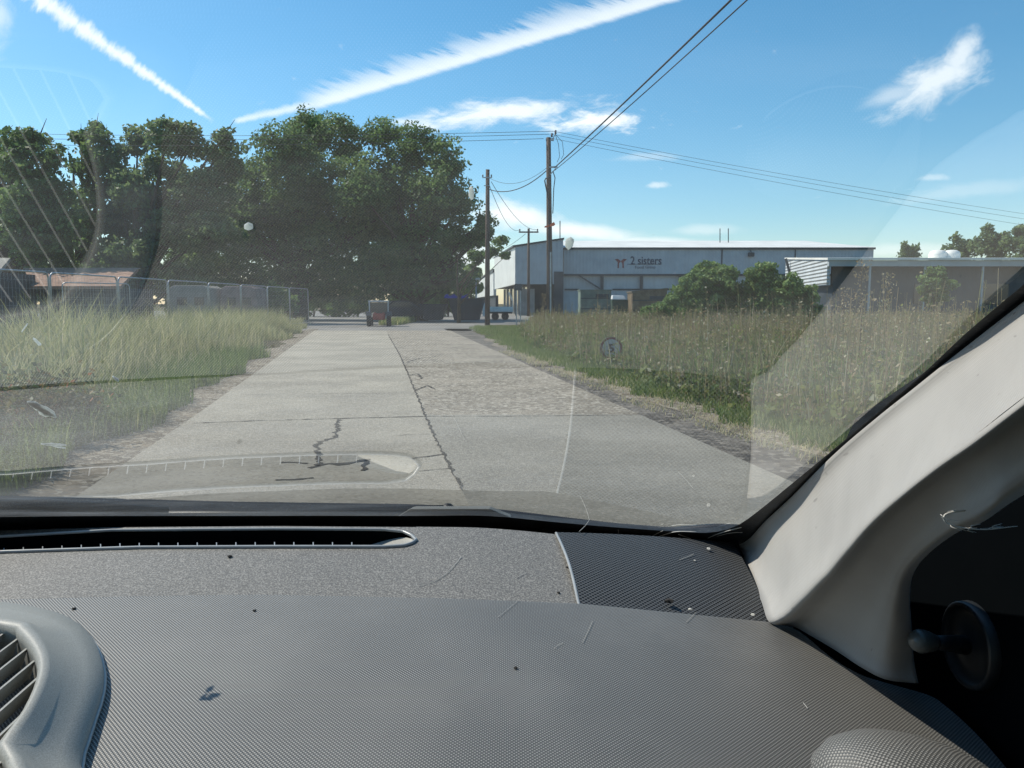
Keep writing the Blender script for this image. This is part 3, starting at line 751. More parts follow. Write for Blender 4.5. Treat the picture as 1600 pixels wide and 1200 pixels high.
# --- far white building
fb = thing('far_building', 'far pale building glimpsed between the wood and the corner block', 'building', (-4, 110, 0))
p, q = at(771, 422, 112), at(735, 446, 185)
b = MB(); wallquad(b, (q[0], q[1]), (p[0], p[1]), 2.4, q[2], p[2], .4); rel(b, 'upper_wall', M_white, fb, (-4, 110, 0))
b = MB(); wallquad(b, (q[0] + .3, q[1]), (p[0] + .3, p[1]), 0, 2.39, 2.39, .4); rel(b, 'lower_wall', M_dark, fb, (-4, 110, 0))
b = MB(); wallquad(b, (q[0] - .1, q[1]), (p[0] - .1, p[1] - .2), p[2] - .02 if False else 5.7, q[2] + .15, p[2] + .15, 8); rel(b, 'roof', M_trim, fb, (-4, 110, 0))
# --- low building on the right
YC = 45.0; QM = YC / F
lb_ = thing('low_building', 'low dark-walled building with white roof edge and louvred end', 'building', (18.7, YC, 0))
o3 = (18.7, YC, 0)
cx0 = (1290 - 800) * QM; cx1 = 36.0
zt = at(800, 404, YC)[2]; zf = at(800, 416, YC)[2]
b = MB(); b.quad_box(cx0, cx1, YC, YC + .25, zf, zt - .09); rel(b, 'fascia', M_fascia, lb_, o3)
bk = at(1228, 403, 60)
b = MB(); b.prism([(cx0 - .15, YC - .15, zt - .085), (cx1, YC - .15, zt - .085), (cx1, 60, bk[2] - .1), (bk[0] - .1, 60, bk[2] - .1)], (0, 0, .12)); rel(b, 'roof', M_roofw, lb_, o3)
b = MB(); wallquad(b, (bk[0], bk[1]), (cx0 + .01, YC + .26), 2.35, bk[2] - .12, zt - .11, .15); rel(b, 'louvred_end', M_louvre, lb_, o3)
b = MB(); wallquad(b, (bk[0], bk[1] - .5), (cx0 + .6, YC + .8), 0, 2.34, 2.34, .15); rel(b, 'end_wall', M_darkwall, lb_, o3)
b = MB(); b.bar(tuple(at(1228, 404, 58)), (bk[0] + .3, 57, 0), .14); rel(b, 'drainpipe', M_trim, lb_, o3)
b = MB(); b.quad_box(cx0 + .7, cx1, YC + 1.2, YC + 1.4, 0, zf + .3); rel(b, 'front_wall', M_darkwall, lb_, o3)
for px in (1355, 1440, 1530, 1610):
    x = (px - 800) * QM; b = MB(); b.quad_box(x - .05, x + .05, YC + .05, YC + .15, 0, zf - .003); rel(b, 'column', M_fascia, lb_, o3)
for xw_ in (24, 28):
    b = MB(); b.quad_box(xw_, xw_ + 1.6, YC + 1.12, YC + 1.19, 1.2, 2.4); rel(b, 'window', M_glaz, lb_, o3)
for px, lb in ((1465, 'left of the two white domes on the low roof'), (1486, 'right of the two white domes on the low roof')):
    c = at(px, 400, 58); b = MB(); b.lathe((0, 0, 0), [(.62, -.35), (.62, .1), (.55, .3), (.35, .42), (.02, .46)], 20)
    o = b.build('roof_dome', M_roofw, None, smooth=True); o.location = [float(v) for v in c]; tag(o, lb, 'roof vent', 'white domes on the low roof')

# ================================================================== POLES AND CABLES
M_pole = mat('weathered_wood', (.115, .085, .07), .9, .25, 3, .15, bump=.5, bscale=18, streak=(6, 6, .5))
M_cable = mat('black_cable', (.03, .035, .045), .6, .05, 3)
M_metal = mat('galvanised_steel', (.38, .40, .42), .45, .12, 6, .5, metal=.7)
M_insul = mat('brown_ceramic', (.08, .05, .045), .3, .1, 5, .5)
M_orange = mat('orange_plastic', (.75, .16, .06), .5, .05, 5)
M_ywhite = mat('white_painted_metal', (.72, .73, .72), .45, .06, 3)
PG = 'wooden utility poles'
def pole(label, px, py_top, Y, r0, lean=0.0):
    top = at(px, py_top, Y); bxp = top[0] + lean
    t = thing('utility_pole', label, 'utility pole', (bxp, Y, 0), 0, PG)
    b = MB(); b.tube([(0, 0, -.2), (-lean * .5, 0, top[2] * .5), (-lean, 0, top[2])], [r0, r0 * .88, r0 * .72], 14); b.build('post', M_pole, t, smooth=True)
    return t, top
t1, top1 = pole('tall wooden pole with orange plate standing in front of the corner block', 857, 215, 38, .155, .12)
h1 = float(top1[2])
b = MB(); b.bar((-.25, -.02, h1 - .1), (.14, -.05, h1 - .12), .09); b.tube([(-.08, 0, h1 - .1), (.12, 0, h1 - .02), (.2, 0, h1 + .2)], .022, 6); b.build('bracket', M_metal, t1)
for dx_, dz_ in ((.22, .22), (.04, .08)):
    b = MB(); b.lathe((dx_, 0, h1 + dz_), [(.0, .14), (.05, .12), (.035, .07), (.06, .05), (.035, 0), (.06, -.02), (.03, -.06), (0, -.07)], 10); b.build('insulator', M_insul, t1, smooth=True)
zc = float(at(865, 262, 38)[2])
b = MB(); b.bar((-.1, -.1, zc), (.32, -.12, zc + .02), .07); b.bar((-.05, -.1, zc - .35), (.25, -.1, zc - .05), .05); b.build('crossbracket', M_metal, t1)
b = MB(); zl = float(at(800, 278, 38)[2])
b.tube([(-.08, -.14, zl), (-.25, -.16, zl - .05), (-.3, -.16, zl - .15), (-.15, -.17, zl - .9), (-.08, -.18, zl - 1.4), (-.03, -.18, .3)], .03, 6)
b.tube([(.1, -.13, zc - .2), (.2, -.16, zc - .5), (.14, -.16, zc - 1.0), (.1, -.17, zc - 2.2)], .022, 6)
b.tube([(.2, -.02, h1 + .15), (.36, -.02, h1 - .3), (.42, -.02, h1 - .9), (.3, -.04, zc + .25)], .012, 5)
b.tube([(.2, -.02, h1 + .15), (.55, -.02, h1 - .2), (.62, -.02, h1 - .8), (.5, -.02, zc + .4)], .012, 5)
b.build('cable_loop', M_cable, t1)
b = MB(); zo = float(at(800, 352, 38)[2]); b.prism([(-.3, -.2, zo - .14), (.16, -.2, zo - .04), (.22, -.2, zo + .02), (.16, -.2, zo + .14), (-.02, -.2, zo + .04), (-.3, -.2, zo - .07)], (0, .04, 0)); b.build('marker_plate', M_orange, t1)
b = MB(); b.bar((.02, -.2, 0.0), (.0, -.2, zo - 1.3), .07); b.build('cable_cover', M_metal, t1)
t2, top2 = pole('shorter wooden pole beside the overhanging tree branches', 762, 265, 44, .15, -.05)
h2 = float(top2[2])
b = MB(); b.bar((-.25, -.1, h2 - .45), (.3, -.1, h2 - .45), .05); b.build('crossbracket', M_metal, t2)
b = MB(); b.bar((-.16, -.12, h2 - .9), (.16, -.12, h2 - .9), .04); b.build('crossbracket', M_metal, t2)
for dx_ in (-.22, .26):
    b = MB(); b.lathe((dx_, -.1, h2 - .36), [(0, .08), (.04, .06), (.03, .02), (.05, 0), (.03, -.05), (0, -.06)], 8); b.build('insulator', M_insul, t2, smooth=True)
t3, top3 = pole('distant thin pole with a crossarm in front of the corner block', 826, 357, 75, .15)
h3 = float(top3[2])
b = MB(); b.bar((-.95, -.1, h3 - .35), (.95, -.1, h3 - .35), .13); b.build('crossarm', M_pole, t3)
for dx_ in (-.85, .85, 0):
    b = MB(); b.lathe((dx_, -.1, h3 - .2), [(0, .18), (.08, .1), (.05, .0), (.08, -.04), (0, -.08)], 8); b.build('insulator', M_insul, t3, smooth=True)
def cable(label, a, c, r, sag, group=None, n=28):
    a = np.array(a, float); c = np.array(c, float); b = MB()
    b.tube([a + (c - a) * t + np.array([0, 0, -4 * sag * t * (1 - t)]) for t in np.linspace(0, 1, n)], r, 5)
    return tag(b.build('overhead_cable', M_cable, None, smooth=True), label, 'cable', group)
P1 = lambda dx_, z: (top1[0] + dx_, 38, z)
OG = 'thin wires crossing the whole sky'
cable('uppermost thin wire running left over the treetops', P1(.22, h1 + .3), at(-700, 168, 60), .011, .9, OG)
cable('middle thin wire running left over the treetops', P1(.04, h1 + .16), at(-700, 178, 60), .011, .9, OG)
cable('lowest thin wire running left over the treetops', P1(-.24, h1 - .05), at(-700, 190, 60), .011, .9, OG)
cable('uppermost thin wire running right from the tall pole', P1(.22, h1 + .3), at(2100, 398, 50), .008, .5, OG)
cable('middle thin wire running right from the tall pole', P1(.2, h1 + .15), at(2100, 408, 50), .008, .5, OG)
cable('lowest thin wire running right from the tall pole', P1(.1, h1 - .02), at(2100, 420, 50), .008, .5, OG)
CG = 'thick cables sweeping up over the road'
e1 = at(1148, 0, 17); d1 = e1 - np.array(P1(.3, zc)); e1x = e1 + d1 * .9; e1x[2] = e1[2] + .3
cable('thicker black cable sweeping from the tall pole over the car', P1(.3, zc), e1x, .026, .15, CG)
e2 = at(1163, 0, 17); d2 = e2 - np.array(P1(.32, zc - .1)); e2x = e2 + d2 * .9; e2x[2] = e2[2] + .3
cable('thinner cable just below the thick one over the car', P1(.32, zc - .12), e2x, .016, .22, CG)
cable('thick slack cable hanging between the two wooden poles', P1(-.1, zc - .15), (top2[0] + .1, 44, at(800, 296, 44)[2]), .024, .45, 'cables between the two nearest poles')
cable('thin slack cable above the thick one between the poles', P1(-.1, zc - .02), (top2[0] + .1, 44, at(800, 278, 44)[2]), .01, .5, 'cables between the two nearest poles')
cable('left of the two service wires dropping to the distant pole', (top2[0] + .1, 44, at(800, 290, 44)[2]), (top3[0] - .85, 75, h3 - .1), .016, .9, 'wires to the distant pole')
cable('right of the two service wires dropping to the distant pole', (top2[0] + .2, 44, at(800, 284, 44)[2]), (top3[0] + .85, 75, h3 - .1), .016, .75, 'wires to the distant pole')
cable('wire leaving the distant pole down to the corner block roof', (top3[0] - .3, 75, h3 - .5), at(778, 392, 95), .02, .2)
# street lamp far left of the corner block
p = at(744, 474, 60)
t = thing('street_lamp', 'grey street lamp in front of the far pale building', 'street lamp', (p[0], 60, 0))
hh = float(at(744, 437, 60)[2])
b = MB(); b.tube([(0, 0, 0), (0, 0, hh)], [.09, .05], 10); b.build('post', M_metal, t, smooth=True)
b = MB(); b.quad_box(-.35, .3, -.12, .12, hh, hh + .14); b.build('lamp_head', M_ywhite, t, bevel=.04)
# sign posts
t = thing('post_sign', 'small board on twin thin posts before the corner block', 'sign', tuple(at(810, 474, 42)[:2]) + (0,))
for dx_ in (-.11, .11):
    b = MB(); b.tube([(dx_, 0, 0), (dx_, 0, 2.3)], .03, 8); b.build('post', M_metal, t)
b = MB(); b.quad_box(-.2, .2, -.05, -.03, 1.95, 2.3); b.build('panel', M_trim, t)

# ================================================================== SPEED SIGN
M_signw = mat('sign_white', (.40, .42, .44), .5, .05, 8)
M_signr = mat('sign_red', (.13, .012, .016), .5, .08, 8)
sp = at(955, 544, 15.2); rs = 17.6 / F * 15.2
t = thing('speed_limit_sign', 'small round 5 speed limit sign standing low in the weeds', 'road sign', (sp[0], sp[1], 0), R(2))
Mx = Matrix.Rotation(pi / 2, 3, 'X')
b = MB(); b.lathe((0, 0, sp[2]), [(0, -.002), (rs, -.002), (rs, .006), (0, .006)], 40, Mx); b.build('plate', M_metal, t)
b = MB(); b.lathe((0, -.008, sp[2]), [(rs * .8, 0), (rs * .8, .003), (rs * .99, .003), (rs * .99, 0)], 40, Mx); b.build('red_ring', M_signr, t)
b = MB(); b.lathe((0, -.007, sp[2]), [(0.001, .003), (rs * .79, .003), (rs * .79, 0)], 40, Mx); b.build('white_face', M_signw, t)
text_mesh('numeral', '5', rs * .52, M_letter, t, (0, -.014, sp[2]), (pi / 2, 0, 0), rs * .78, .004, bold=.03)
b = MB(); b.bar((0, .02, -.1), (0, .02, sp[2] + rs * .6), .05, .03); b.build('post', M_metal, t)

# ================================================================== FENCE
FG = 'wire mesh fence panels left of the road'
def fence_panel(label, a, c, h=2.0, first=None):
    a = np.array(a, float); c = np.array(c, float); L = float(np.linalg.norm(c - a)); ang = math.atan2(c[1] - a[1], c[0] - a[0])
    t = thing('fence_panel', label, 'fence panel', (a[0], a[1], 0), ang, FG)
    b = MB(); r_ = .021; rc = .14; pts = [(.04, 0, .05), (.04, 0, h - rc)] + [(.04 + rc - rc * cos(q), 0, h - rc + rc * sin(q)) for q in np.linspace(.2, pi / 2, 5)] + [(L - .04 - rc + rc * sin(q), 0, h - rc + rc * cos(q)) for q in np.linspace(0, pi / 2 - .2, 5)] + [(L - .04, 0, h - rc), (L - .04, 0, .05)]
    b.tube(pts, r_, 8); b.tube([(.04, 0, .25), (L - .04, 0, .25)], .018, 6); b.build('frame', M_metal, t, smooth=True)
    b = MB(); n = int(L / .12)
    for k in range(1, n): b.bar((k * L / n, 0, .26), (k * L / n, 0, h - .03), .003)
    for z in np.linspace(.4, h - .2, 8): b.bar((.05, .004, z), (L - .05, .004, z), .003)
    b.build('wire_mesh', M_metal, t)
    b = MB(); b.quad_box(-.12, .12, -.35, .35, 0, .14); b.build('foot_block', M_trim, t, bevel=.02)
    return t
yp = [12.8, 15.9, 19.0, 22.1, 25.1, 28.2, 31.3, 34.4, 37.5, 40.6]
ordn = ['nearest fence panel, mostly outside the left edge', 'fence panel at the left edge of the view', 'fence panel in front of the brown roof', 'fence panel just right of the brown roof', 'fence panel in front of the pale caravan', 'sixth fence panel, in front of the pink caravan', 'fence panel below the dark edge of the wood', 'fence panel fading behind the pale tall grass', 'farthest fence panel beside the road end']
for i in range(9):
    fence_panel(ordn[i], (-11.35 + .03 * (yp[i] - 19), yp[i]), (-11.35 + .03 * (yp[i + 1] - 19), yp[i + 1]))
q0, q1 = at(97, 474, 28), at(205, 474, 30)
fence_panel('lone fence panel standing farther back below the brown roof', q0[:2], q1[:2])

# ================================================================== THINGS BY THE TREES
M_tile = mat('brown_roof_tiles', (.30, .19, .14), .85, .15, 3, .2, bump=.4, bscale=8)
M_cream = mat('cream_render', (.26, .25, .22), .85, .06, 2)
M_pink = mat('pinkish_panel', (.28, .20, .18), .7, .1, 2)
t = thing('bungalow', 'low building with a broad brown roof behind the wire fence', 'building', tuple(at(130, 474, 40)[:2]) + (0,))
ox, oy = t.location[0], 40
def relb(b, name, m, tt, **k):
    o = b.build(name, m, tt, **k); o.location = (-tt.location[0], -tt.location[1], 0); return o
b = MB(); b.prism([at(48, 447, 38), at(188, 447, 38), at(216, 419, 43), at(38, 419, 43)], (0, .05, -.15)); relb(b, 'roof', M_tile, t)
b = MB(); b.prism([at(36, 418.5, 43.1), at(217, 418.5, 43.1), at(216, 420.5, 43.1), at(37, 420.5, 43.1)], (0, .2, 0)); relb(b, 'ridge', M_cream, t)
pz = at(100, 450, 38.8)
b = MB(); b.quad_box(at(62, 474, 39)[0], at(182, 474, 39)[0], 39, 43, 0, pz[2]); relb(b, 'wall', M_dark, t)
t = thing('bungalow', 'corner of a pale roofed house at the left edge of the view', 'building', tuple(at(-60, 474, 36)[:2]) + (0,))
b = MB(); b.prism([at(-160, 425, 35), at(-2, 424, 35), at(16, 403, 39), at(-160, 398, 39)], (0, .05, -.15)); relb(b, 'roof', M_cream, t)
b = MB(); b.quad_box(at(-160, 474, 36)[0], at(-4, 474, 36)[0], 35.6, 39, 0, at(0, 425, 35.6)[2]); relb(b, 'wall', M_dark, t)
def caravan(label, px0, px1, pt, Y, m):
    a, c = at(px0, 474, Y), at(px1, 474, Y); w = c[0] - a[0]; h = at(0, pt, Y)[2]
    t = thing('caravan', label, 'caravan', ((a[0] + c[0]) / 2, Y, 0), 0, 'caravans behind the fence')
    b = MB(); b.prism([(-w / 2 + .15, 0, .45), (w / 2 - .15, 0, .45), (w / 2, 0, .9), (w / 2 - .1, 0, h - .15), (w / 2 - .4, 0, h), (-w / 2 + .4, 0, h), (-w / 2 + .1, 0, h - .15), (-w / 2, 0, .9)], (0, 2.1, 0)); b.build('body', m, t, bevel=.05)
    for k in (-.28, .12):
        b = MB(); b.quad_box(k * w, k * w + .22 * w, -.03, -.004, 1.15, 1.15 + .35 * (h - 1)); b.build('window', M_glaz, t)
    b = MB(); Mw = Matrix.Rotation(pi / 2, 3, 'X'); b.lathe((0, .15, .33), [(0, -.1), (.33, -.1), (.33, .1), (0, .1)], 18, Mw); b.build('wheel', M_trim, t)
caravan('pale caravan half hidden by the fence', 262, 330, 446, 43, M_cream)
caravan('pinkish caravan right of the pale one', 342, 402, 447, 44, M_pink)

# utility tractor at the junction
M_red = mat('faded_red_paint', (.35, .05, .04), .4, .1, 4, .5)
M_tyre = mat('tyre_rubber', (.02, .02, .02), .85, .2, 10)
M_grn = mat('dark_green_metal', (.02, .055, .035), .5, .15, 3)
pt_ = at(592, 474, 42)
t = thing('utility_tractor', 'small tractor with pale cab roof and red back parked under the trees', 'tractor', (pt_[0], 42, 0), R(8)); t.scale = (.74, .74, .66)
b = MB(); b.quad_box(-.45, .45, -.7, .6, .55, 1.1); b.build('rear_body', M_red, t, bevel=.08)
b = MB(); b.prism([(-.35, .6, .6), (.35, .6, .6), (.35, .6, 1.25), (-.35, .6, 1.25)], (0, 1.3, -.05)); b.build('bonnet', M_red, t, bevel=.06)
b = MB(); b.quad_box(-.75, .75, -.65, .75, 2.0, 2.12); b.build('cab_roof', M_fascia, t, bevel=.04)
for sx in (-1, 1):
    for sy in (-.6, .7):
        b = MB(); b.bar((sx * .66, sy, 1.05), (sx * .68, sy, 2.0), .07); b.build('cab_post', M_fascia, t)
b = MB(); b.quad_box(-.62, .62, -.585, -.575, 1.15, 1.98); b.build('rear_window', M_glaz, t)
b = MB(); b.quad_box(-.25, .25, -.3, .2, 1.1, 1.25); b.quad_box(-.25, .25, -.4, -.3, 1.1, 1.6); b.build('seat', M_trim, t, bevel=.03)
Mw = Matrix.Rotation(pi / 2, 3, 'Y')
for sx in (-1, 1):
    b = MB(); b.lathe((sx * .72, -.35, .58), [(.3, -.16), (.52, -.16), (.58, -.1), (.58, .1), (.52, .16), (.3, .16)], 24, Mw); w_ = b.build('wheel', M_tyre, t, smooth=True)
    b = MB(); b.lathe((sx * .72, -.35, .58), [(.02, -.05), (.3, -.12), (.3, .12), (.02, .05)], 20, Mw); b.build('rim', M_metal, w_)
    b = MB(); b.lathe((sx * .6, 1.5, .36), [(.16, -.1), (.33, -.1), (.36, -.05), (.36, .05), (.33, .1), (.16, .1)], 20, Mw); w_ = b.build('wheel', M_tyre, t, smooth=True)
    b = MB(); b.lathe((sx * .6, 1.5, .36), [(.02, -.03), (.16, -.08), (.16, .08), (.02, .03)], 16, Mw); b.build('rim', M_metal, w_)
    b = MB(); b.prism([(sx * .72 - .2, -1.0, .9), (sx * .72 + .2, -1.0, .9), (sx * .72 + .2, -.8, 1.2), (sx * .72 - .2, -.8, 1.2)], (0, .9, .03)); b.build('mudguard', M_trim, t)
# dark skips and parked vehicles right of it
def skip(label, px0, px1, Y, h, m, tarp=None, rz=0):
    a, c = at(px0, 474, Y), at(px1, 474, Y); w = c[0] - a[0]
    t = thing('waste_skip', label, 'skip', ((a[0] + c[0]) / 2, Y, 0), rz, 'dark containers under the trees')
    b = MB(); b.prism([(-w / 2 + .4, 0, .15), (w / 2 - .4, 0, .15), (w / 2, 0, h), (-w / 2, 0, h)], (0, 2.0, 0)); b.build('body', m, t, bevel=.03)
    b = MB()
    for f in (-.33, -.1, .12, .34): b.quad_box(f * w, f * w + .08, -.06, -.003, .2, h - .1)
    b.quad_box(-w / 2 - .05, w / 2 + .05, -.09, -.002, h - .09, h + .02); b.build('ribs', m, t)
    if tarp:
        b = MB(); rows = []
        for j in range(7): rows.append([(-tarp[1] / 2 + tarp[1] * i / 10 + tarp[0], .2 + j * .28, h + .06 + .28 * sin(pi * j / 6) * (.7 + .3 * sin(i * 2.1)) ) for i in range(11)])
        b.grid(rows); o = b.build('blue_tarpaulin', M_blue, t, smooth=True, solid=.03)
    return t
M_blue = mat('blue_tarpaulin', (.015, .035, .28), .5, .15, 3)
M_navy = mat('dark_navy_steel', (.02, .028, .04), .5, .2, 2)
skip('long dark skip with blue tarpaulin at the wood edge', 700, 757, 50, 1.55, M_navy, (-.7, 1.5))
skip('low dark skip left of the one with the blue tarpaulin', 655, 697, 51, 1.2, M_navy)
def car(name, label, px, Y, m, rz, L=4.2, w=1.75, h=1.45, group=None):
    p = at(px, 474, Y); t = thing(name, label, 'car', (p[0], Y, 0), rz, group)
    prof = [(-L / 2, .35), (-L / 2, .75), (-L / 2 + .25, .92), (-L / 2 + .7, .98), (-L / 2 + 1.15, h - .04), (-L / 2 + 1.7, h), (L / 2 - 1.9, h - .02), (L / 2 - 1.25, 1.0), (L / 2 - .25, .85), (L / 2, .65), (L / 2, .35)]
    b = MB(); b.prism([(x, -w / 2, z) for x, z in prof][::-1], (0, w, 0)); b.build('body', m, t, bevel=.09)
    for s in (-1, 1):
        b = MB(); y = s * (w / 2 + .003); b.prism([(-L / 2 + .85, y, 1.0), (L / 2 - 1.45, y, 1.0), (L / 2 - 1.95, y, h - .1), (-L / 2 + 1.2, y, h - .12)], (0, s * .004, 0)); b.build('side_window', M_glaz, t)
        for x in (-L / 2 + .75, L / 2 - .8):
            Mw = Matrix.Rotation(pi / 2, 3, 'X'); b = MB(); b.lathe((x, s * (w / 2 - .08), .31), [(.18, -.1), (.31, -.1), (.31, .1), (.18, .1)], 20, Mw); q_ = b.build('wheel', M_tyre, t)
            b = MB(); b.lathe((x, s * (w / 2 - .08), .31), [(.01, -.06), (.18, -.09), (.18, .09), (.01, .06)], 14, Mw); b.build('rim', M_metal, q_)
    b = MB(); b.quad_box(-L / 2 - .02, -L / 2 + .02, -w / 2 + .1, -w / 2 + .4, .62, .78); b.quad_box(-L / 2 - .02, -L / 2 + .02, w / 2 - .4, w / 2 - .1, .62, .78); b.build('tail_lamp', M_red, t)
    return t
car('parked_car', 'dark car parked in the shade between the tractor and skips', 633, 54, M_navy, R(15))
# white flatbed trailer
p = at(780, 474, 58)
t = thing('flatbed_trailer', 'white flatbed trailer parked at the foot of the corner block', 'trailer', (p[0], 58, 0), R(3))
b = MB(); b.quad_box(-.95, 1.05, 0, 1.8, .62, .74); b.build('deck', M_ywhite, t)
b = MB(); b.quad_box(-.95, 1.05, -.03, -.003, .74, 1.0); b.build('side_board', M_ywhite, t)
b = MB(); b.bar((-1.0, .2, .5), (-1.7, .3, .5), .08); b.quad_box(-.9, 1.0, .2, 1.6, .48, .61); b.build('chassis', M_trim, t)
for x in (-.3, .45):
    b = MB(); b.lathe((x, .12, .28), [(.02, -.1), (.28, -.1), (.28, .1), (.02, .1)], 18, Matrix.Rotation(pi / 2, 3, 'X')); b.build('wheel', M_tyre, t)
b = MB(); b.quad_box(-1.25, -1.0, .0, .35, .3, 1.25); b.quad_box(-.98, -.85, -.05, .1, .9, 1.2); b.build('headboard', M_ywhite, t, bevel=.03)
# containers before the warehouse
M_gcont = mat('weathered_green_panel', (.15, .20, .17), .8, .15, 1.5)
M_brown = mat('brown_boards', (.16, .125, .08), .85, .2, 2)
def cabin(name, label, cat, px0, px1, pt, Y, m, dark=M_trim, slope=0):
    a, c = at(px0, 474, Y), at(px1, 474, Y); w = c[0] - a[0]; h = at(0, pt, Y)[2]
    t = thing(name, label, cat, ((a[0] + c[0]) / 2, Y, 0))
    b = MB(); b.prism([(-w / 2, 0, .1), (w / 2, 0, .1), (w / 2, 0, h + slope), (-w / 2, 0, h)], (0, 2.3, 0)); b.build('body', m, t)
    b = MB(); b.prism([(-w / 2 - .06, -.06, h + .003), (w / 2 + .06, -.06, h + slope + .003), (w / 2 + .06, -.06, h + slope + .08), (-w / 2 - .06, -.06, h + .08)], (0, 2.42, 0)); b.build('roof', m, t)
    b = MB()
    for z in (.36, .72): b.quad_box(-w / 2 + .02, w / 2 - .02, -.04, -.003, h * z, h * z + .06)
    b.build('rail', dark, t)
    b = MB(); b.quad_box(-.02, w * .42, -.07, -.045, h * .76, h * .88); b.build('vent', dark, t)
    return t
cabin('storage_container', 'grey-green storage container in front of the warehouse wall', 'container', 907, 955, 454, 60, M_gcont)
cabin('storage_shed', 'brown board shed with sloping top left of the large bush', 'shed', 988, 1042, 457, 52, M_brown, slope=.22)
t = thing('waste_bin', 'dark green waste bin with pale lid beside the storage container', 'bin', tuple(at(971, 474, 54)[:2]) + (0,))
b = MB(); b.prism([(-.55, 0, .12), (.55, 0, .12), (.66, 0, 1.5), (-.66, 0, 1.5)], (0, .9, 0)); b.build('body', M_grn, t, bevel=.04)
b = MB(); b.prism([(-.66, -.05, 1.53), (.3, -.05, 1.53), (.2, .1, 1.78), (-.6, .1, 1.82)], (0, .8, 0)); b.build('lid', M_ywhite, t, bevel=.03)
for x in (-.4, .4):
    b = MB(); b.lathe((x, .1, .1), [(.01, -.04), (.1, -.04), (.1, .04), (.01, .04)], 12, Matrix.Rotation(pi / 2, 3, 'X')); b.build('wheel', M_tyre, t)

# ------------------------------------------------------------------ the car interior
# ================================================================== THE CAR WE SIT IN (camera-relative coordinates plus CAM_H)
WY0, WA, WK, WT, WM, WXC = .8477, -.0556, .2784, tan(R(25.77)), .5209, -.0815
def wy(x, z):        # windscreen surface: forward distance of the glass at x and height z below/above the eye
    zz = z + .23
    return WY0 + WA * x - WK * (x - WXC) ** 2 + WK * WXC * WXC - zz / WT + WM * x * zz - .3206 * zz * zz
def on_glass(px, py, inset=0.0):
    r = raw_ray(px, py); s = .6
    for _ in range(20):
        f = s * r[1] - (wy(s * r[0], s * r[2]) - inset)
        g = (( (s + 1e-4) * r[1] - (wy((s + 1e-4) * r[0], (s + 1e-4) * r[2]) - inset)) - f) / 1e-4
        s -= f / g
    return r * s
def dz(x, y): return -.262 - .22 * max(0, x + .05) ** 1.5 - .10 * max(0, .72 - y) ** 2
def dstrip(x, y): return dz(x, y) - .010 + .12 * (y - .70)
def hit(px, py, surf, lo=.15, hi=1.6):
    r = raw_ray(px, py); r = r / r[1]
    f = lambda y: r[2] * y - surf(r[0] * y, y)
    for _ in range(50):
        m = (lo + hi) / 2
        if f(m) > 0: lo = m
        else: hi = m
    return r * lo
UP = np.array([0, 0, CAM_H])
car_ = thing('car', 'grey car interior around the viewer: dashboard, windscreen and windscreen pillar', 'car', (0, 0, 0))

def plastic(name, dark, light, kind, rough=.45, spec=.5):
    m = bpy.data.materials.new(name); m.use_nodes = True; t = NT(m.node_tree); b = m.node_tree.nodes['Principled BSDF']
    g = t.node('ShaderNodeTexCoord').outputs['Object']; s_ = t.node('ShaderNodeSeparateXYZ'); t.l.new(g, s_.inputs[0]); x, y = s_.outputs[0], s_.outputs[1]
    bn = t.node('ShaderNodeBump')
    dust = t.noise(g, 7, 5, .6); dust2 = t.noise(g, 900, 2, .5)
    if kind == 'dots':
        k = 2 * pi / .0028
        h = t.m('MULTIPLY', t.m('COSINE', t.m('MULTIPLY', x, k)), t.m('COSINE', t.m('MULTIPLY', y, k)))
        f = t.sm(h, 0, .9)
        bn.inputs['Strength'].default_value = .4; bn.inputs['Distance'].default_value = .0005; t.l.new(h, bn.inputs['Height'])
    elif kind == 'mesh':
        k = 2 * pi / .0050
        h = t.m('MULTIPLY', t.m('COSINE', t.m('MULTIPLY', x, k)), t.m('COSINE', t.m('MULTIPLY', y, k)))
        f = t.sm(h, .3, -.1)
        bn.inputs['Strength'].default_value = .8; bn.inputs['Distance'].default_value = .0008; t.l.new(t.sm(h, .3, -.1), bn.inputs['Height'])
    elif kind == 'grain':
        n1 = t.noise(g, 620, 3, .65)
        f = t.sm(n1, .40, .68)
        bn.inputs['Strength'].default_value = .35; bn.inputs['Distance'].default_value = .0004; t.l.new(n1, bn.inputs['Height'])
    elif kind == 'fine':
        n1 = t.noise(g, 1200, 2, .6); f = t.sm(n1, .3, .7)
        bn.inputs['Strength'].default_value = .25; bn.inputs['Distance'].default_value = .0003; t.l.new(n1, bn.inputs['Height'])
    col = t.mix(f, dark, light)
    if kind == 'dots':      # blends towards the dark tone from left to right, boundary broken by broad noise
        sm_ = t.m('ADD', x, t.m('MULTIPLY', t.m('SUBTRACT', t.noise(g, 2.2, 2, .5), .5), .45))
        col = t.mix(t.sm(sm_, -.30, .12, .0, .5), col, dark)
    col = t.mix(t.m('MULTIPLY', t.sm(dust, .42, .75), .04), col, tuple(min(1, c * 1.5) for c in light))
    col = t.mix(t.m('MULTIPLY', t.sm(dust2, .70, .78), .5), col, (.45, .44, .42))
    t.l.new(col, b.inputs['Base Color']); t.l.new(bn.outputs[0], b.inputs['Normal'])
    t.l.new(t.m('MULTIPLY_ADD', dust, .08, rough - .04), b.inputs['Roughness'])
    b.inputs['Specular IOR Level'].default_value = spec
    return m
M_pad = plastic('dotted_soft_plastic', (.065, .065, .062), (.52, .50, .46), 'dots', .5, .5)
M_strip = plastic('grained_grey_plastic', (.10, .095, .087), (.31, .295, .265), 'grain', .55, .35)
M_gr = plastic('speaker_mesh', (.004, .0045, .005), (.085, .09, .095), 'mesh', .6, .2)
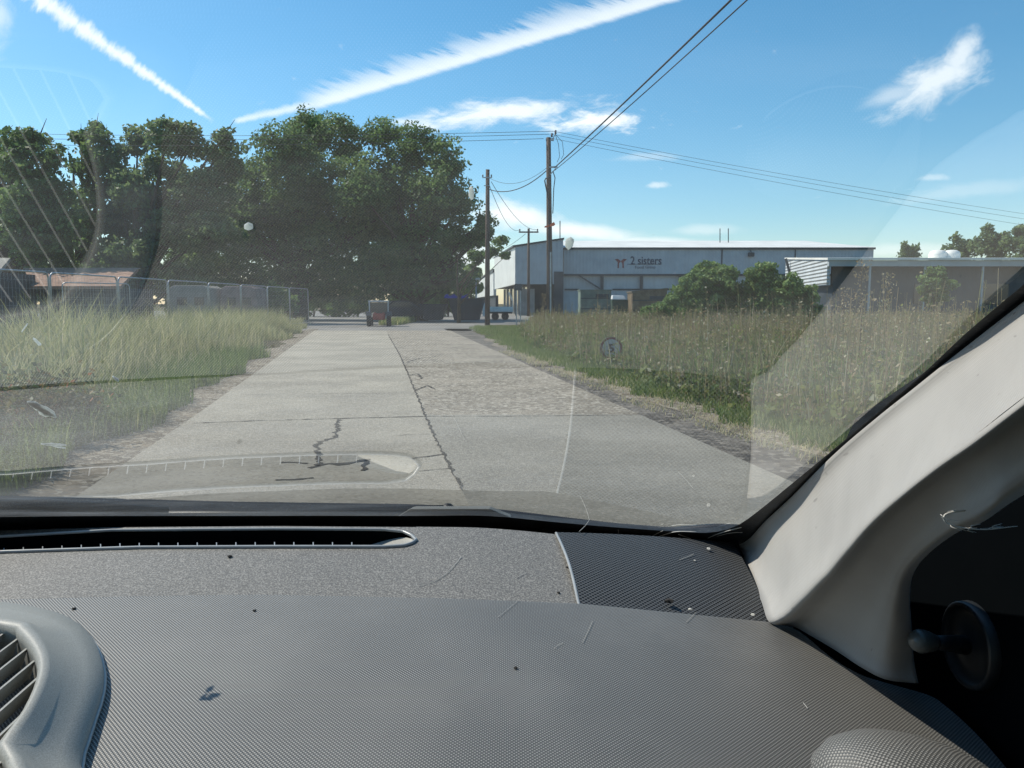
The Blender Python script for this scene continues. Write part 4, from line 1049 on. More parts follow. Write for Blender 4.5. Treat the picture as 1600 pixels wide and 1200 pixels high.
M_bezel = plastic('satin_grey_plastic', (.22, .22, .20), (.33, .33, .305), 'fine', .5, .4)
M_rim = mat('satin_silver_plastic', (.30, .31, .31), .3, .05, 30, .6)
M_black = bpy.data.materials.new('matt_black_plastic'); M_black.use_nodes = True; M_black.node_tree.nodes.clear()
tb = NT(M_black.node_tree); db = tb.node('ShaderNodeBsdfDiffuse')
tb.l.new(tb.mix(tb.noise(tb.node('ShaderNodeTexCoord').outputs['Object'], 12, 4, .6), (.002, .0028, .0035), (.004, .005, .006)), db.inputs[0]); ob_ = tb.node('ShaderNodeOutputMaterial'); tb.l.new(db.outputs[0], ob_.inputs[0])
M_blackd = mat('dusty_black_rubber', (.012, .014, .017), .55, .3, 40, .4, speck=(260, .45, (.14, .14, .14)))

def patch(ptsA, ptsB, surf, nu, nv, dip=None):
    """rows between two pixel curves (functions of u), both unprojected onto a surface"""
    rows = []
    for j in range(nv):
        v = j / (nv - 1); row = []
        for i in range(nu):
            a, c = ptsA(i / (nu - 1)), ptsB(i / (nu - 1))
            A_, C_ = hit(*a, surf), hit(*c, surf)
            p = A_ + (C_ - A_) * v; z = surf(p[0], p[1]) + (dip(v, i / (nu - 1)) if dip else 0)
            row.append((p[0], p[1], z + CAM_H))
        rows.append(row)
    return rows
BACK = [(-700, 865), (-500, 850), (0, 829), (175, 824), (430, 822), (700, 824), (860, 834), (1050, 843), (1146, 851)]
FAR = [(-700, 900), (-500, 875), (0, 840), (175, 830), (430, 828), (600, 829), (630, 832), (643, 838), (650, 845)]
NEAR = [(-700, 930), (-500, 905), (0, 864), (220, 857), (430, 856), (600, 856), (632, 854), (644, 850), (650, 845)]
PADB = [(-900, 990), (-500, 955), (0, 937), (200, 932), (400, 929), (700, 935), (905, 943), (1203, 972)]
def cv(tab, x0, x1, off=0, n=80):
    return lambda u: (x0 + (x1 - x0) * u, interp(tab, x0 + (x1 - x0) * u) + off)
tipx = lambda u: -650 + 1300 * (1 - (1 - u) ** 1.6)
back_s = lambda u: (tipx(u), interp(BACK, tipx(u)))
far_s = lambda u: (tipx(u), interp(FAR, tipx(u)))
near_s = lambda u: (tipx(u), interp(NEAR, tipx(u)))
front_s = lambda u: (tipx(u), interp(PADB, tipx(u)) + 9)
b = MB()
b.grid(patch(back_s, far_s, dstrip, 90, 6))
b.grid(patch(near_s, front_s, dstrip, 90, 12))
GL = catmull([(870, 835), (880, 860), (893, 898), (905, 944), (909, 956)], 20)
GRR = catmull([(1146, 851), (1163, 886), (1184, 930), (1203, 973), (1208, 986)], 20)
def lerp_tab(tab, v): i = v * (len(tab) - 1); k = min(int(i), len(tab) - 2); return tab[k] + (tab[k + 1] - tab[k]) * (i - k)
def sect(left, right, nu, nv, surf, dip=None):
    rows = []
    for j in range(nv):
        v = j / (nv - 1); a, c = left(v), right(v); A_, C_ = hit(*a, surf), hit(*c, surf); row = []
        for i in range(nu):
            u = i / (nu - 1); p = A_ + (C_ - A_) * u
            row.append((p[0], p[1], surf(p[0], p[1]) + CAM_H + (dip(u, v) if dip else 0)))
        rows.append(row)
    return rows
b.grid(sect(lambda v: (650, 823 + v * (942 - 823)), lambda v: lerp_tab(GL, v), 30, 16, dstrip))
# roll the far edge down behind
rows = []
for k, (o_, d_) in enumerate(((0, 0), (.004, -.002), (.008, -.008), (.010, -.04))):
    row = []
    for px in list(range(-650, 1147, 25)) + [1146]:
        p = hit(px, interp(BACK, px), dstrip); row.append((p[0], p[1] + o_, p[2] + d_ + CAM_H))
    rows.append(row)
b.grid(rows, flip=True)
b.build('dashboard_strip', M_strip, car_, smooth=True)
# speaker grille with a slight crown
crown = lambda u, v: .0025 + .004 * sin(pi * min(1, v * 1.1)) 
b = MB(); b.grid(sect(lambda v: lerp_tab(GL, v), lambda v: lerp_tab(GRR, v), 40, 24, dstrip, crown))
grille = b.build('speaker_grille', M_gr, car_, smooth=True)
b = MB(); pts = []
for v in np.linspace(0, 1, 20):
    p = hit(*lerp_tab(GL, v), dstrip); pts.append((p[0] - .0008, p[1], p[2] + CAM_H + crown(0, v) - .001))
b.tube(pts, .0016, 6); b.build('grille_edge', M_rim, grille, smooth=True)
# demister slot
slot = MB(); CF, CN = [], []
us = np.linspace(0, 1, 110)
for u in us:
    CF.append(hit(*far_s(u), dstrip) + UP); CN.append(hit(*near_s(u), dstrip) + UP)
cont = CF + CN[::-1][1:]
b = MB(); b.tube([c + np.array([0, 0, .0012]) for c in cont], .0019, 6); vent = b.build('demister_vent', M_rim, car_, smooth=True)
b = MB()
b.grid([[c for c in CF], [c - np.array([0, -.002, .03]) for c in CF]]); b.grid([[c for c in CN], [c - np.array([0, -.004, .03]) for c in CN]], flip=True)
b.grid([[c - np.array([0, -.002, .0295]) for c in CF], [c - np.array([0, -.004, .0295]) for c in CN]])
b.build('cavity', M_black, vent)
b = MB(); rows = []
for u in np.linspace(.72, 1, 22):
    a_, c_ = hit(*far_s(u), dstrip) + UP, hit(*near_s(u), dstrip) + UP
    xx = (a_[0] + c_[0]) / 2; end = cont[len(CF) - 1][0]; d_ = -.030 * min(1, max(0, (end - xx) / .095)) ** 1.1
    rows.append([a_ + (c_ - a_) * v + np.array([0, 0, d_ - .001 - .002 * sin(pi * v)]) for v in np.linspace(.02, .98, 6)])
b.grid(rows); b.build('end_scoop', M_bezel, vent, smooth=True)
for k in range(-12, 19):
    px = 6 + 30.2 * k
    n_ = hit(px, interp(NEAR, px), dstrip) + UP; f_ = hit(px, interp(FAR, px), dstrip) + UP; d_ = f_ - n_
    b = MB(); m_ = n_ + d_ * .36; e_ = n_ + d_ * .58
    b.prism([n_ + d_ * .02 + (-.0005, 0, -.001), m_ + (-.0005, 0, -.001), e_ + (-.0005, 0, -.014), e_ + (-.0005, 0, -.028), n_ + d_ * .02 + (-.0005, 0, -.028)], (.0011, 0, 0))
    b.build('fin', M_rim, vent)

# soft dotted pad
Bc = [hit(px, interp(PADB, px), dz) for px in np.linspace(-560, 1203, 130)]
RE = catmull([(1203, 972), (1245, 984), (1300, 1028), (1345, 1054), (1385, 1066), (1432, 1072), (1500, 1122), (1562, 1188), (1640, 1290), (1700, 1400)], 60)
Rc = [hit(*p, dz) for p in RE]
for k_ in range(1, len(Rc)):
    if Rc[k_][1] > Rc[k_ - 1][1] - .0015: Rc[k_] = np.array([Rc[k_][0], Rc[k_ - 1][1] - .0015, Rc[k_][2]])
b = MB(); rows = []
c0 = Bc[-1]
hump_c = None
def padz(x, y, e):
    return dz(x, y) - .012 * max(0, 1 - e / .02) ** 2
first = [np.array(p) for p in Bc]
for d_, z_ in ((.004, -.016), (.0035, -.006), (.0015, -.0015)):
    rows.append([(p[0], p[1] + d_, p[2] + z_ + CAM_H) for p in first])
for r_ in Rc:
    row = []
    for i, p in enumerate(Bc):
        x = p[0] + (r_[0] - c0[0]) * (i / (len(Bc) - 1)) ** 2; y = p[1] + (r_[1] - c0[1])
        row.append((x, y, dz(x, y) + CAM_H))
    rows.append(row)
last = rows[-1]; rows.append([(p[0], p[1] - .02, p[2] - .02) for p in last]); rows.append([(p[0], p[1] - .04, p[2] - .12) for p in last]); rows.append([(p[0], p[1] - .02, p[2] - .45) for p in last])
b.grid(rows)
edge = [r[-1] for r in rows[3:-3]]
b.grid([edge, [(p[0] + .002, p[1], p[2] - .002) for p in edge], [(p[0] + .003, p[1], p[2] - .05) for p in edge]], flip=True)
b.build('dashboard_pad', M_pad, car_, smooth=True)

# centre vent: raised bezel with slats
XC = -.56
outer_px = [(0, 953), (60, 962), (110, 978), (147, 1010), (163, 1052), (162, 1092), (150, 1132), (128, 1200), (70, 1380)]
inner_px = [(0, 978), (28, 990), (47, 1011), (58, 1036), (56, 1064), (41, 1100), (22, 1130), (-5, 1162), (-75, 1250)]
rimz = lambda x, y: dz(x, y) + .034
OR_ = [hit(*p, dz) for p in outer_px]; IR_ = [hit(*p, rimz) for p in inner_px]
def close(pts):
    top = pts[0].copy(); top[0] = XC; top[1] += .008; bot = pts[-1].copy(); bot[0] = XC; bot[1] -= .03
    half = [top, (top + pts[0]) / 2 + np.array([0, .003, 0])] + pts + [bot]
    half = catmull(half, 60); mir = [np.array([2 * XC - p[0], p[1], p[2]]) for p in half[::-1]][1:-1]
    return half + mir
Oc, Ic = close(OR_), close(IR_)
rings = []
for f, h in ((0, -.002), (.005, .004), (.03, .009), (.30, .016), (.62, .024), (.80, .0335), (.90, .036), (1.0, .034), (1.0, .028), (1.0, -.02)):
    ring = []
    for o_, i_ in zip(Oc, Ic):
        p = o_ + (i_ - o_) * f; ring.append((p[0], p[1], dz(p[0], p[1]) + h + CAM_H))
    rings.append(ring + [ring[0]])
b = MB(); b.grid(rings); bez = b.build('centre_vent', M_bezel, car_, smooth=True)
b = MB(); b.tube([(p[0], p[1], dz(p[0], p[1]) + .0035 + CAM_H) for p in Oc + [Oc[0]]], .0013, 6); b.build('edge_piping', M_rim, bez, smooth=True)
b = MB(); b.add([(p[0], p[1], dz(p[0], p[1]) - .018 + CAM_H) for p in Ic], [tuple(range(len(Ic)))]); b.build('cavity', M_black, bez)
IP = np.array([[p[0], p[1]] for p in Ic])
k = 0
for xs in np.arange(XC - .21, float(IP[:, 0].max()), .0155):
    ys = []
    for i in range(len(IP)):
        a_, c_ = IP[i], IP[(i + 1) % len(IP)]
        if (a_[0] - xs) * (c_[0] - xs) < 0: ys.append(a_[1] + (c_[1] - a_[1]) * (xs - a_[0]) / (c_[0] - a_[0]))
    if len(ys) < 2: continue
    y0_, y1_ = min(ys), max(ys)
    b = MB(); L_ = []
    for y in np.linspace(y0_, y1_, 9):
        z = dz(xs, y) + .029 + CAM_H; L_.append((xs, y, z))
    P_ = [(x - .0007, y, z) for x, y, z in L_] + [(x - .005, y, z - .012) for x, y, z in L_[::-1]]
    b.prism(P_, (.0016, 0, 0)); b.build('slat', M_bezel, bez)

# windscreen glass
def make_glass(name, dusty):
    m = bpy.data.materials.new(name); m.use_nodes = True; t = NT(m.node_tree); m.node_tree.nodes.clear()
    fr = t.node('ShaderNodeFresnel'); fr.inputs['IOR'].default_value = 1.52
    k = t.m('MULTIPLY', fr.outputs[0], 1.5, clamp=True)
    tr = t.node('ShaderNodeBsdfTransparent'); tr.inputs[0].default_value = (.955, .955, .92, 1)
    gl = t.node('ShaderNodeBsdfGlossy'); gl.inputs['Roughness'].default_value = 0.0
    mx = t.node('ShaderNodeMixShader'); t.l.new(k, mx.inputs[0]); t.l.new(tr.outputs[0], mx.inputs[1]); t.l.new(gl.outputs[0], mx.inputs[2])
    o = t.node('ShaderNodeOutputMaterial')
    if dusty:
        g = t.node('ShaderNodeTexCoord').outputs['Object']
        mp = t.node('ShaderNodeMapping'); t.l.new(g, mp.inputs[0]); mp.inputs['Rotation'].default_value = (0, 0, .5); mp.inputs['Scale'].default_value = (3, 9, 9)
        n1 = t.noise(mp.outputs[0], 1.2, 5, .62); n2 = t.noise(g, 240, 2, .5)
        sx_ = t.node('ShaderNodeSeparateXYZ'); t.l.new(g, sx_.inputs[0])
        f = t.m('ADD', t.sm(n1, .35, .8, .006, .05), t.m('MULTIPLY', t.sm(n2, .72, .8), .10))
        f = t.m('ADD', f, t.m('MULTIPLY', t.sm(sx_.outputs[0], .02, -.38), t.sm(n1, .25, .7, .02, .07)))  # film thickened towards the left, putting pale haze into the glass there
        tl = t.node('ShaderNodeBsdfTranslucent'); tl.inputs[0].default_value = (.85, .86, .82, 1)
        df = t.node('ShaderNodeBsdfDiffuse'); df.inputs[0].default_value = (.5, .5, .5, 1)
        a_ = t.node('ShaderNodeMixShader'); a_.inputs[0].default_value = .25; t.l.new(tl.outputs[0], a_.inputs[1]); t.l.new(df.outputs[0], a_.inputs[2])
        m2 = t.node('ShaderNodeMixShader'); t.l.new(f, m2.inputs[0]); t.l.new(mx.outputs[0], m2.inputs[1]); t.l.new(a_.outputs[0], m2.inputs[2])
        t.l.new(m2.outputs[0], o.inputs[0])
    else: t.l.new(mx.outputs[0], o.inputs[0])
    return m
M_glass = make_glass('windscreen_glass', True); M_glass2 = make_glass('side_glass', False)
rows = []
for z in np.linspace(-.275, .17, 70):
    rows.append([(x, wy(x, z), z + CAM_H) for x in np.linspace(-1.36, .345, 120)])
b = MB(); b.grid(rows); b.build('windscreen', M_glass, car_, smooth=True)
# black ceramic border along the bottom and side, just inside the glass
FB = [(-700, 850), (-300, 822), (0, 808), (400, 806), (640, 806), (760, 806), (860, 815), (950, 823), (1050, 830), (1110, 832), (1150, 822), (1184, 799), (1237, 756), (1305, 700), (1373, 643), (1441, 585), (1510, 520), (1600, 444), (1750, 318), (1990, 110)]
TRIM = [(1141, 856), (1168, 844), (1196, 814), (1237, 776), (1305, 708), (1373, 650), (1421, 612), (1476, 568), (1537, 520), (1600, 471), (1750, 356), (1990, 170)]
LB = [(-700, 885), (-300, 865), (0, 850), (400, 842), (640, 842), (760, 848), (860, 856), (950, 862), (1050, 868), (1110, 872), (1175, 885), (1215, 850), (1272, 802), (1338, 742), (1405, 686), (1475, 626), (1545, 566), (1640, 500), (1790, 385), (2030, 190)]
A_, C_ = catmull([np.array(p, float) for p in FB], 160), catmull([np.array(p, float) for p in LB], 160)
rows = []
for v in np.linspace(0, 1, 5): rows.append([on_glass(*(a + (c - a) * v), .006) + UP for a, c in zip(A_, C_)])
b = MB(); b.grid(rows); b.build('windscreen_border', M_blackd, car_, smooth=True)
# windscreen pillar trim: four boundary curves in space, bulged towards the cabin
XPL = .34
def onpl(px, py, f=0.0):
    r = raw_ray(px, py); w_ = min(1, f / .42); w_ = w_ * w_ * (3 - 2 * w_); return r * ((.325 - .094 * w_) / r[0])   # the cabin side leans inwards towards the roof
Lc = [on_glass(*p, .012) for p in catmull([np.array(p, float) for p in TRIM], 90)]
RB = [(1435, 1068), (1428, 1030), (1425, 985), (1422, 930), (1429, 893), (1455, 862), (1496, 832), (1537, 815), (1600, 773), (1750, 690), (1990, 570)]
Rr_ = [onpl(*p, k_ / 89) for k_, p in enumerate(catmull([np.array(p, float) for p in RB], 90))]
BOT = [(1141, 856), (1154, 868), (1170, 900), (1189, 938), (1203, 973), (1237, 978), (1264, 992), (1305, 1016), (1346, 1043), (1385, 1062), (1435, 1068)]
Bt = [hit(*p, lambda x, y: dz(x, y) + .001) for p in catmull([np.array(p, float) for p in BOT], 60)]
# keep depths continuous at the two corners
def depth_of(p): return p[1]
def ray_at(p, Y): return p * (Y / p[1])
n_ = len(Bt)
d0 = Lc[0][1] - Bt[0][1]; d1 = Rr_[0][1] - Bt[-1][1]
Bt = [ray_at(p, p[1] + (d0 * (1 - i / (n_ - 1)) ** 3 + d1 * (i / (n_ - 1)) ** 3)) for i, p in enumerate(Bt)]
top_ = [Lc[-1] + (Rr_[-1] - Lc[-1]) * t_ for t_ in np.linspace(0, 1, n_)]
rows = []
ns = len(Lc)
for j in range(ns):
    s_ = j / (ns - 1); row = []
    for i in range(n_):
        t_ = i / (n_ - 1)
        p = (1 - t_) * Lc[j] + t_ * Rr_[j] + (1 - s_) * Bt[i] + s_ * top_[i] - ((1 - s_) * (1 - t_) * Lc[0] + (1 - s_) * t_ * Rr_[0] + s_ * (1 - t_) * Lc[-1] + s_ * t_ * Rr_[-1])
        tp = .6; bul = .007 * sin(pi * t_ ** (math.log(.5) / math.log(tp))) * min(1, s_ / .12) ** .8
        p = p * (1 - bul / max(.3, np.linalg.norm(p)))
        row.append(p + UP)
    rows.append(row)
m = bpy.data.materials.new('cream_fabric_trim'); m.use_nodes = True; t_n = NT(m.node_tree); bs = m.node_tree.nodes['Principled BSDF']
uvn = t_n.node('ShaderNodeAttribute', attribute_name='st'); su = t_n.node('ShaderNodeSeparateXYZ'); t_n.l.new(uvn.outputs['Vector'], su.inputs[0])
g = t_n.node('ShaderNodeTexCoord').outputs['Object']
rib = t_n.m('SINE', t_n.m('MULTIPLY', su.outputs[0], 2 * pi / .0018))
rib2 = t_n.m('SINE', t_n.m('MULTIPLY', su.outputs[1], 2 * pi / .0019))
hgt = t_n.m('ADD', t_n.m('MULTIPLY', rib, .7), t_n.m('MULTIPLY', rib2, .25))
soil = t_n.noise(g, 9, 5, .65); mpp = t_n.node('ShaderNodeMapping'); t_n.l.new(uvn.outputs['Vector'], mpp.inputs[0]); mpp.inputs['Scale'].default_value = (70, 260, 1)
marks = t_n.sm(t_n.noise(mpp.outputs[0], 1.0, 1, .4), .71, .76)
marks = t_n.m('MULTIPLY', marks, t_n.sm(t_n.noise(g, 5, 2, .5), .45, .6))
colr = t_n.mix(t_n.sm(soil, .3, .75), (.37, .36, .34), (.31, .30, .285))
colr = t_n.mix(t_n.m('MULTIPLY', t_n.sm(hgt, -.6, .6), .06), colr, (.30, .28, .26))
colr = t_n.mix(t_n.m('MULTIPLY', marks, .55), colr, (.12, .11, .10))
t_n.l.new(colr, bs.inputs['Base Color']); bs.inputs['Roughness'].default_value = .85; bs.inputs['Sheen Weight'].default_value = .15
bn = t_n.node('ShaderNodeBump'); bn.inputs['Strength'].default_value = .15; bn.inputs['Distance'].default_value = .0004; t_n.l.new(hgt, bn.inputs['Height']); t_n.l.new(bn.outputs[0], bs.inputs['Normal'])
M_cloth = m
b = MB(); b.grid(rows, flip=True); po = b.build('pillar_trim', M_cloth, car_, smooth=True)
at_ = po.data.attributes.new('st', 'FLOAT_VECTOR', 'POINT'); st = []
for j in range(ns):
    for i in range(n_): st.append((j / (ns - 1) * .85, i / (n_ - 1) * .16, 0))
at_.data.foreach_set('vector', np.array(st, np.float32).ravel())
q = po.modifiers.new('solid', 'SOLIDIFY'); q.thickness = .004; q.offset = 1

# door sail panel, mirror adjuster
b = MB(); xd = .362
b.prism([(xd, .95, CAM_H - .30), (xd, .95, CAM_H - .9), (xd, -.9, CAM_H - .9), (xd, -.9, CAM_H - .16), (xd, .20, CAM_H - .12), (xd, .26, CAM_H + .04), (xd, .50, CAM_H + .02), (xd, .80, CAM_H - .12)], (.03, 0, 0)); door = b.build('door_panel', M_black, car_)
rc = raw_ray(1514, 1008); rc = rc * ((xd - .004) / rc[0]) + UP
Mk = Matrix.Rotation(-pi / 2, 3, 'Y')
M_softblack = mat('soft_black_plastic', (.010, .012, .014), .45, .1, 20, .5)
b = MB(); b.lathe(rc, [(.034, -.004), (.0335, .003), (.031, .0045), (.029, .002), (.024, -.001), (.010, .004), (.0, .005)], 36, Mk); adj = b.build('mirror_adjuster', M_softblack, door, smooth=True)
kb = raw_ray(1441, 1002); kb = kb * (.308 / kb[0]) + UP
b = MB(); b.tube([rc, rc + (kb - rc) * .8], [.008, .005], 10); b.build('adjuster_stem', M_softblack, adj, smooth=True) if False else b.build('adjuster_stem', M_softblack, door, smooth=True)
b = MB(); d_ = kb - rc; d_ = d_ / np.linalg.norm(d_)
qv = Vector(d_).to_track_quat('Z', 'Y').to_matrix(); b.lathe(kb, [(0, -.014), (.006, -.0135), (.0075, -.008), (.0085, -.002), (.0088, .002), (.0078, .006), (.005, .009), (0, .0098)], 22, qv)
b.build('adjuster_knob', mat('grey_knob', (.08, .085, .08), .35, .05, 20, .6), door, smooth=True)
# rounded instrument pod at the lower right, with a thin lip
pc = hit(1412, 1248, dz)
b = MB(); rings = []
for f, h in ((1.06, -.004), (1.0, .004), (.99, .007), (.96, .010), (.85, .020), (.65, .028), (.4, .033), (.15, .035), (0.01, .0352)):
    rings.append([(pc[0] + f * .062 * cos(a) * (1 if cos(a) > 0 else .85), pc[1] + f * .046 * sin(a) - .012 * cos(a) * f, dz(pc[0], pc[1]) + h + CAM_H) for a in np.linspace(0, 2 * pi, 49)])
b.grid(rings); pod = b.build('side_vent_pod', M_pad, car_, smooth=True)
b = MB(); b.tube([(p[0], p[1], p[2] + .001) for p in rings[1]], .0012, 6); b.build('pod_lip', M_rim, pod, smooth=True)

# outside of the glass: scuttle panel, wiper, washer jet, bonnet
M_paint = mat('dark_grey_car_paint', (.06, .065, .075), .3, .03, 3, .5, metal=.3, coat=.6)
CE = [(-700, 800), (-300, 785), (0, 777), (200, 782), (350, 786), (640, 790), (760, 796), (860, 808), (960, 820), (1060, 828), (1150, 820), (1200, 830)]
def scut(px, back, drop):
    p = on_glass(px, 815 if px < 900 else 815 + (px - 900) * .07, -.0); return np.array([p[0], p[1] + back, p[2] + drop + CAM_H])
rows = []
xs_ = np.linspace(-700, 1165, 60)
edge_p = []
for px in xs_:
    r = raw_ray(px, interp(CE, px)); g_ = on_glass(px, 818)
    Y = g_[1] + .115; edge_p.append(r * (Y / r[1]) + UP)
rows.append([scut(px, .004, -.03) for px in xs_]); rows.append([scut(px, .03, -.018) for px in xs_])
rows.append([(e[0], e[1] - .02, e[2] - .004) for e in edge_p]); rows.append(edge_p); rows.append([(e[0], e[1] + .01, e[2] - .006) for e in edge_p])
b = MB(); b.grid(rows, flip=True); b.build('scuttle_panel', M_blackd, car_, smooth=True)
b = MB(); rows = []
for k_, f in enumerate(np.linspace(0, 1, 14)):
    rows.append([(e[0] * 1.0 + (-.36 - e[0]) * .12 * f * f, e[1] + .015 + f * .72 - .10 * f * (e[0] + .36) ** 2, e[2] - .012 - .20 * f - .17 * f ** 3) for e in edge_p])
b.grid(rows, flip=True); b.build('bonnet', M_paint, car_, smooth=True, solid=.01)
b = MB()
w0, w1 = on_glass(-650, 806, -.035) + UP, on_glass(262, 800, -.03) + UP
b.tube([w0 + (w1 - w0) * f + np.array([0, 0, .012 * sin(pi * f)]) for f in np.linspace(0, 1, 12)], .007, 8)
b.tube([w0 + (w1 - w0) * f + np.array([0, -.012, -.004 + .004 * sin(pi * f)]) for f in np.linspace(0, .98, 12)], .004, 6)
b.build('wiper_blade', M_softblack, car_, smooth=True)
wp = on_glass(700, 800, -.05) + UP
b = MB(); b.tube([on_glass(150, 806, -.04) + UP, on_glass(420, 806, -.05) + UP, wp], [.006, .008, .010], 8); b.build('wiper_arm', M_softblack, car_, smooth=True)
b = MB(); b.lathe(wp + (0, 0, -.012), [(.012, -.01), (.011, .010), (.009, .019), (.004, .023), (0, .024)], 18); b.build('wiper_pivot', M_softblack, car_, smooth=True)
b = MB(); q0_ = [on_glass(*p, -.03) + UP for p in ((618, 809), (640, 795), (765, 795), (800, 809))]; b.prism(q0_, (0, .05, -.01)); b.build('pivot_cover', M_bezel, car_, bevel=.003)
# rest of the car: roof, doors, glass, body, wheels, seats so that it stands as a car
def shell(name, P, m, sm=True, solid=.02, flip=False):
    b = MB(); b.grid(P, flip); return b.build(name, m, car_, smooth=sm, solid=solid)
M_head = mat('grey_headlining', (.35, .34, .32), .9, .05, 20)
rows = []
for y in np.linspace(-2.3, .06, 20):
    rows.append([(x, (y + (wy(x, .17) - wy(-.5, .17)) * max(0, (y + .6) / .66)), CAM_H + .175 + .05 * (1 - ((x + .5) / .86) ** 2) * (1 - max(0, (y + .6) / .66) ** 3) - .12 * max(0, (-y - 1.2) / 1.1) ** 2) for x in np.linspace(-1.34, .34, 16)])
shell('roof', rows, M_paint); rows2 = [[(p[0], p[1], p[2] - .03) for p in r] for r in rows]; shell('headlining', rows2, M_head, solid=0)
xl = -1.36
b = MB(); b.prism([(xl, .95, CAM_H - .3), (xl, -.9, CAM_H - .2), (xl, -.9, .25), (xl, .95, .25)], (-.06, 0, 0)); b.build('door_panel', M_paint, car_)
b = MB(); b.prism([(xd + .031, .95, CAM_H - .3), (xd + .031, -.9, CAM_H - .2), (xd + .031, -.9, .25), (xd + .031, .95, .25)], (.05, 0, 0)); b.build('door_skin', M_paint, car_)
for xx in (xl - .02, xd + .02):
    b = MB(); b.prism([(xx, -2.25, CAM_H - .2), (xx, -.9, CAM_H - .2), (xx, -.9, .3), (xx, -2.25, .3)], (.02, 0, 0)); b.build('rear_side', M_paint, car_)
    b = MB(); b.prism([(xx, .95, CAM_H - .30), (xx, 1.75, CAM_H - .55), (xx, 1.75, .35), (xx, .95, .25)], (.02, 0, 0)); b.build('front_wing', M_paint, car_)
    b = MB(); b.add([(xx, .30, CAM_H - .1), (xx, -.9, CAM_H - .16), (xx, -.9, CAM_H + .10), (xx, -.1, CAM_H + .14)], [(0, 1, 2, 3)]); b.build('side_window', M_glass2, car_)
    b = MB(); b.bar((xx, -.95, CAM_H - .25), (xx, -.93, CAM_H + .15), .08); b.bar((xx, -2.2, CAM_H - .25), (xx, -2.1, CAM_H + .06), .1); b.build('door_pillar', M_black, car_)
b = MB(); b.tube([on_glass(*p, .0) + UP for p in ()] if False else [(-1.34, wy(-1.34, -.24) - .01, CAM_H - .24), (-1.34, wy(-1.34, -.03) - .01, CAM_H - .03), (-1.33, wy(-1.33, .17) - .01, CAM_H + .17)], .035, 10); b.build('left_pillar', M_cloth, car_, smooth=True)
b = MB(); b.quad_box(xl, xd + .02, -2.3, 1.7, .2, .26); b.build('floor_pan', M_black, car_)
b = MB(); b.prism([(xl, 1.70, .3), (xd + .02, 1.70, .3), (xd + .02, 1.76, .62), (xl, 1.76, .62)], (0, .1, 0)); b.build('front_bumper', M_paint, car_, bevel=.03)
b = MB(); b.quad_box(xl, xd + .02, -2.36, -2.26, .35, CAM_H - .2); b.build('tailgate', M_paint, car_, bevel=.03)
for xx in (xl - .02, xd + .02):
    for yw in (1.22, -1.55):
        b = MB(); b.lathe((xx, yw, .30), [(.18, -.09), (.28, -.09), (.30, -.05), (.30, .05), (.28, .09), (.18, .09)], 28, Matrix.Rotation(pi / 2, 3, 'Y')); w_ = b.build('wheel', M_tyre, car_, smooth=True)
        b = MB(); b.lathe((xx, yw, .30), [(.01, -.05), (.18, -.07), (.18, .07), (.01, .05)], 20, Matrix.Rotation(pi / 2, 3, 'Y')); b.build('rim', M_metal, w_)
for xx in (-1.0, -.02):
    b = MB(); b.quad_box(xx - .22, xx + .22, -.75, -.28, .42, .60); b.build('seat_cushion', M_trim, car_, bevel=.05)
    b = MB(); b.prism([(xx - .22, -.78, .55), (xx + .22, -.78, .55), (xx + .2, -1.0, 1.15), (xx - .2, -1.0, 1.15)], (0, -.12, 0)); b.build('seat_back', M_trim, car_, bevel=.04)

# ------------------------------------------------------------------ small things lying about in the car
M_hair = mat('white_fibre', (.50, .49, .46), .6, .05, 9)
M_crumb = mat('dirt_crumb', (.03, .028, .025), .9, .2, 300)
M_crumbw = mat('pale_fluff', (.55, .53, .48), .9, .2, 300)
def fibre(label, pts, r, surf, h=.001, m=M_hair, name='hair', group='pale hairs lying on the dashboard'):
    P = [hit(*p, surf) for p in pts]; P = [p + np.array([0, 0, h]) + UP for p in catmull(P, 14)]
    o0 = P[0].copy(); b = MB(); b.tube([p - o0 for p in P], r, 5); o = b.build(name, m, None, smooth=True); o.location = [float(v) for v in o0]
    return tag(o, label, 'hair', group)
fibre('long pale hair on the grained strip pointing at the speaker', [(655, 917), (680, 909), (702, 893), (721, 871)], .00025, dstrip)
fibre('short pale hair on the grained strip right of the long one', [(806, 905), (815, 900), (822, 896)], .0002, dstrip)
fibre('straight pale hair on the dotted pad below the grained strip', [(778, 966), (795, 952), (812, 938)], .00014, dz)
fibre('pale hair on the dotted pad left of the hair below the speaker grille', [(910, 1006), (918, 990), (926, 972)], .00016, dz)
fibre('faint pale hair just below the speaker grille', [(1072, 974), (1080, 966), (1088, 958)], .00016, dz)
fibre('tiny pale hair on the right part of the dotted pad', [(1255, 1100), (1259, 1105), (1262, 1109)], .0002, dz)
fibre('curved pale hair at the bottom of the dotted pad', [(866, 1015), (872, 1010), (880, 1006)], .00016, dz)
gz = lambda x, y: dstrip(x, y) + .0062
fibre('pale hair lying across the speaker mesh', [(1062, 876), (1075, 871), (1084, 867)], .0003, gz)
fibre('pale hair near the top of the speaker mesh', [(905, 832), (915, 822), (922, 812)], .0003, gz)
def glassfibre(label, pts, r=.0005, ins=.009):
    P = [on_glass(*p, ins) + UP for p in pts]; P = catmull(P, 12); o0 = P[0].copy(); b = MB(); b.tube([p - o0 for p in P], r, 5); o = b.build('cobweb_strand', M_hair, None, smooth=True); o.location = [float(v) for v in o0]
    return tag(o, label, 'cobweb', 'cobweb strands along the bottom of the windscreen')
glassfibre('long cobweb strand at the bottom right of the windscreen', [(1030, 838), (1055, 831), (1088, 831)])
glassfibre('cobweb strand nearest the windscreen corner', [(1106, 841), (1125, 833), (1158, 824)])
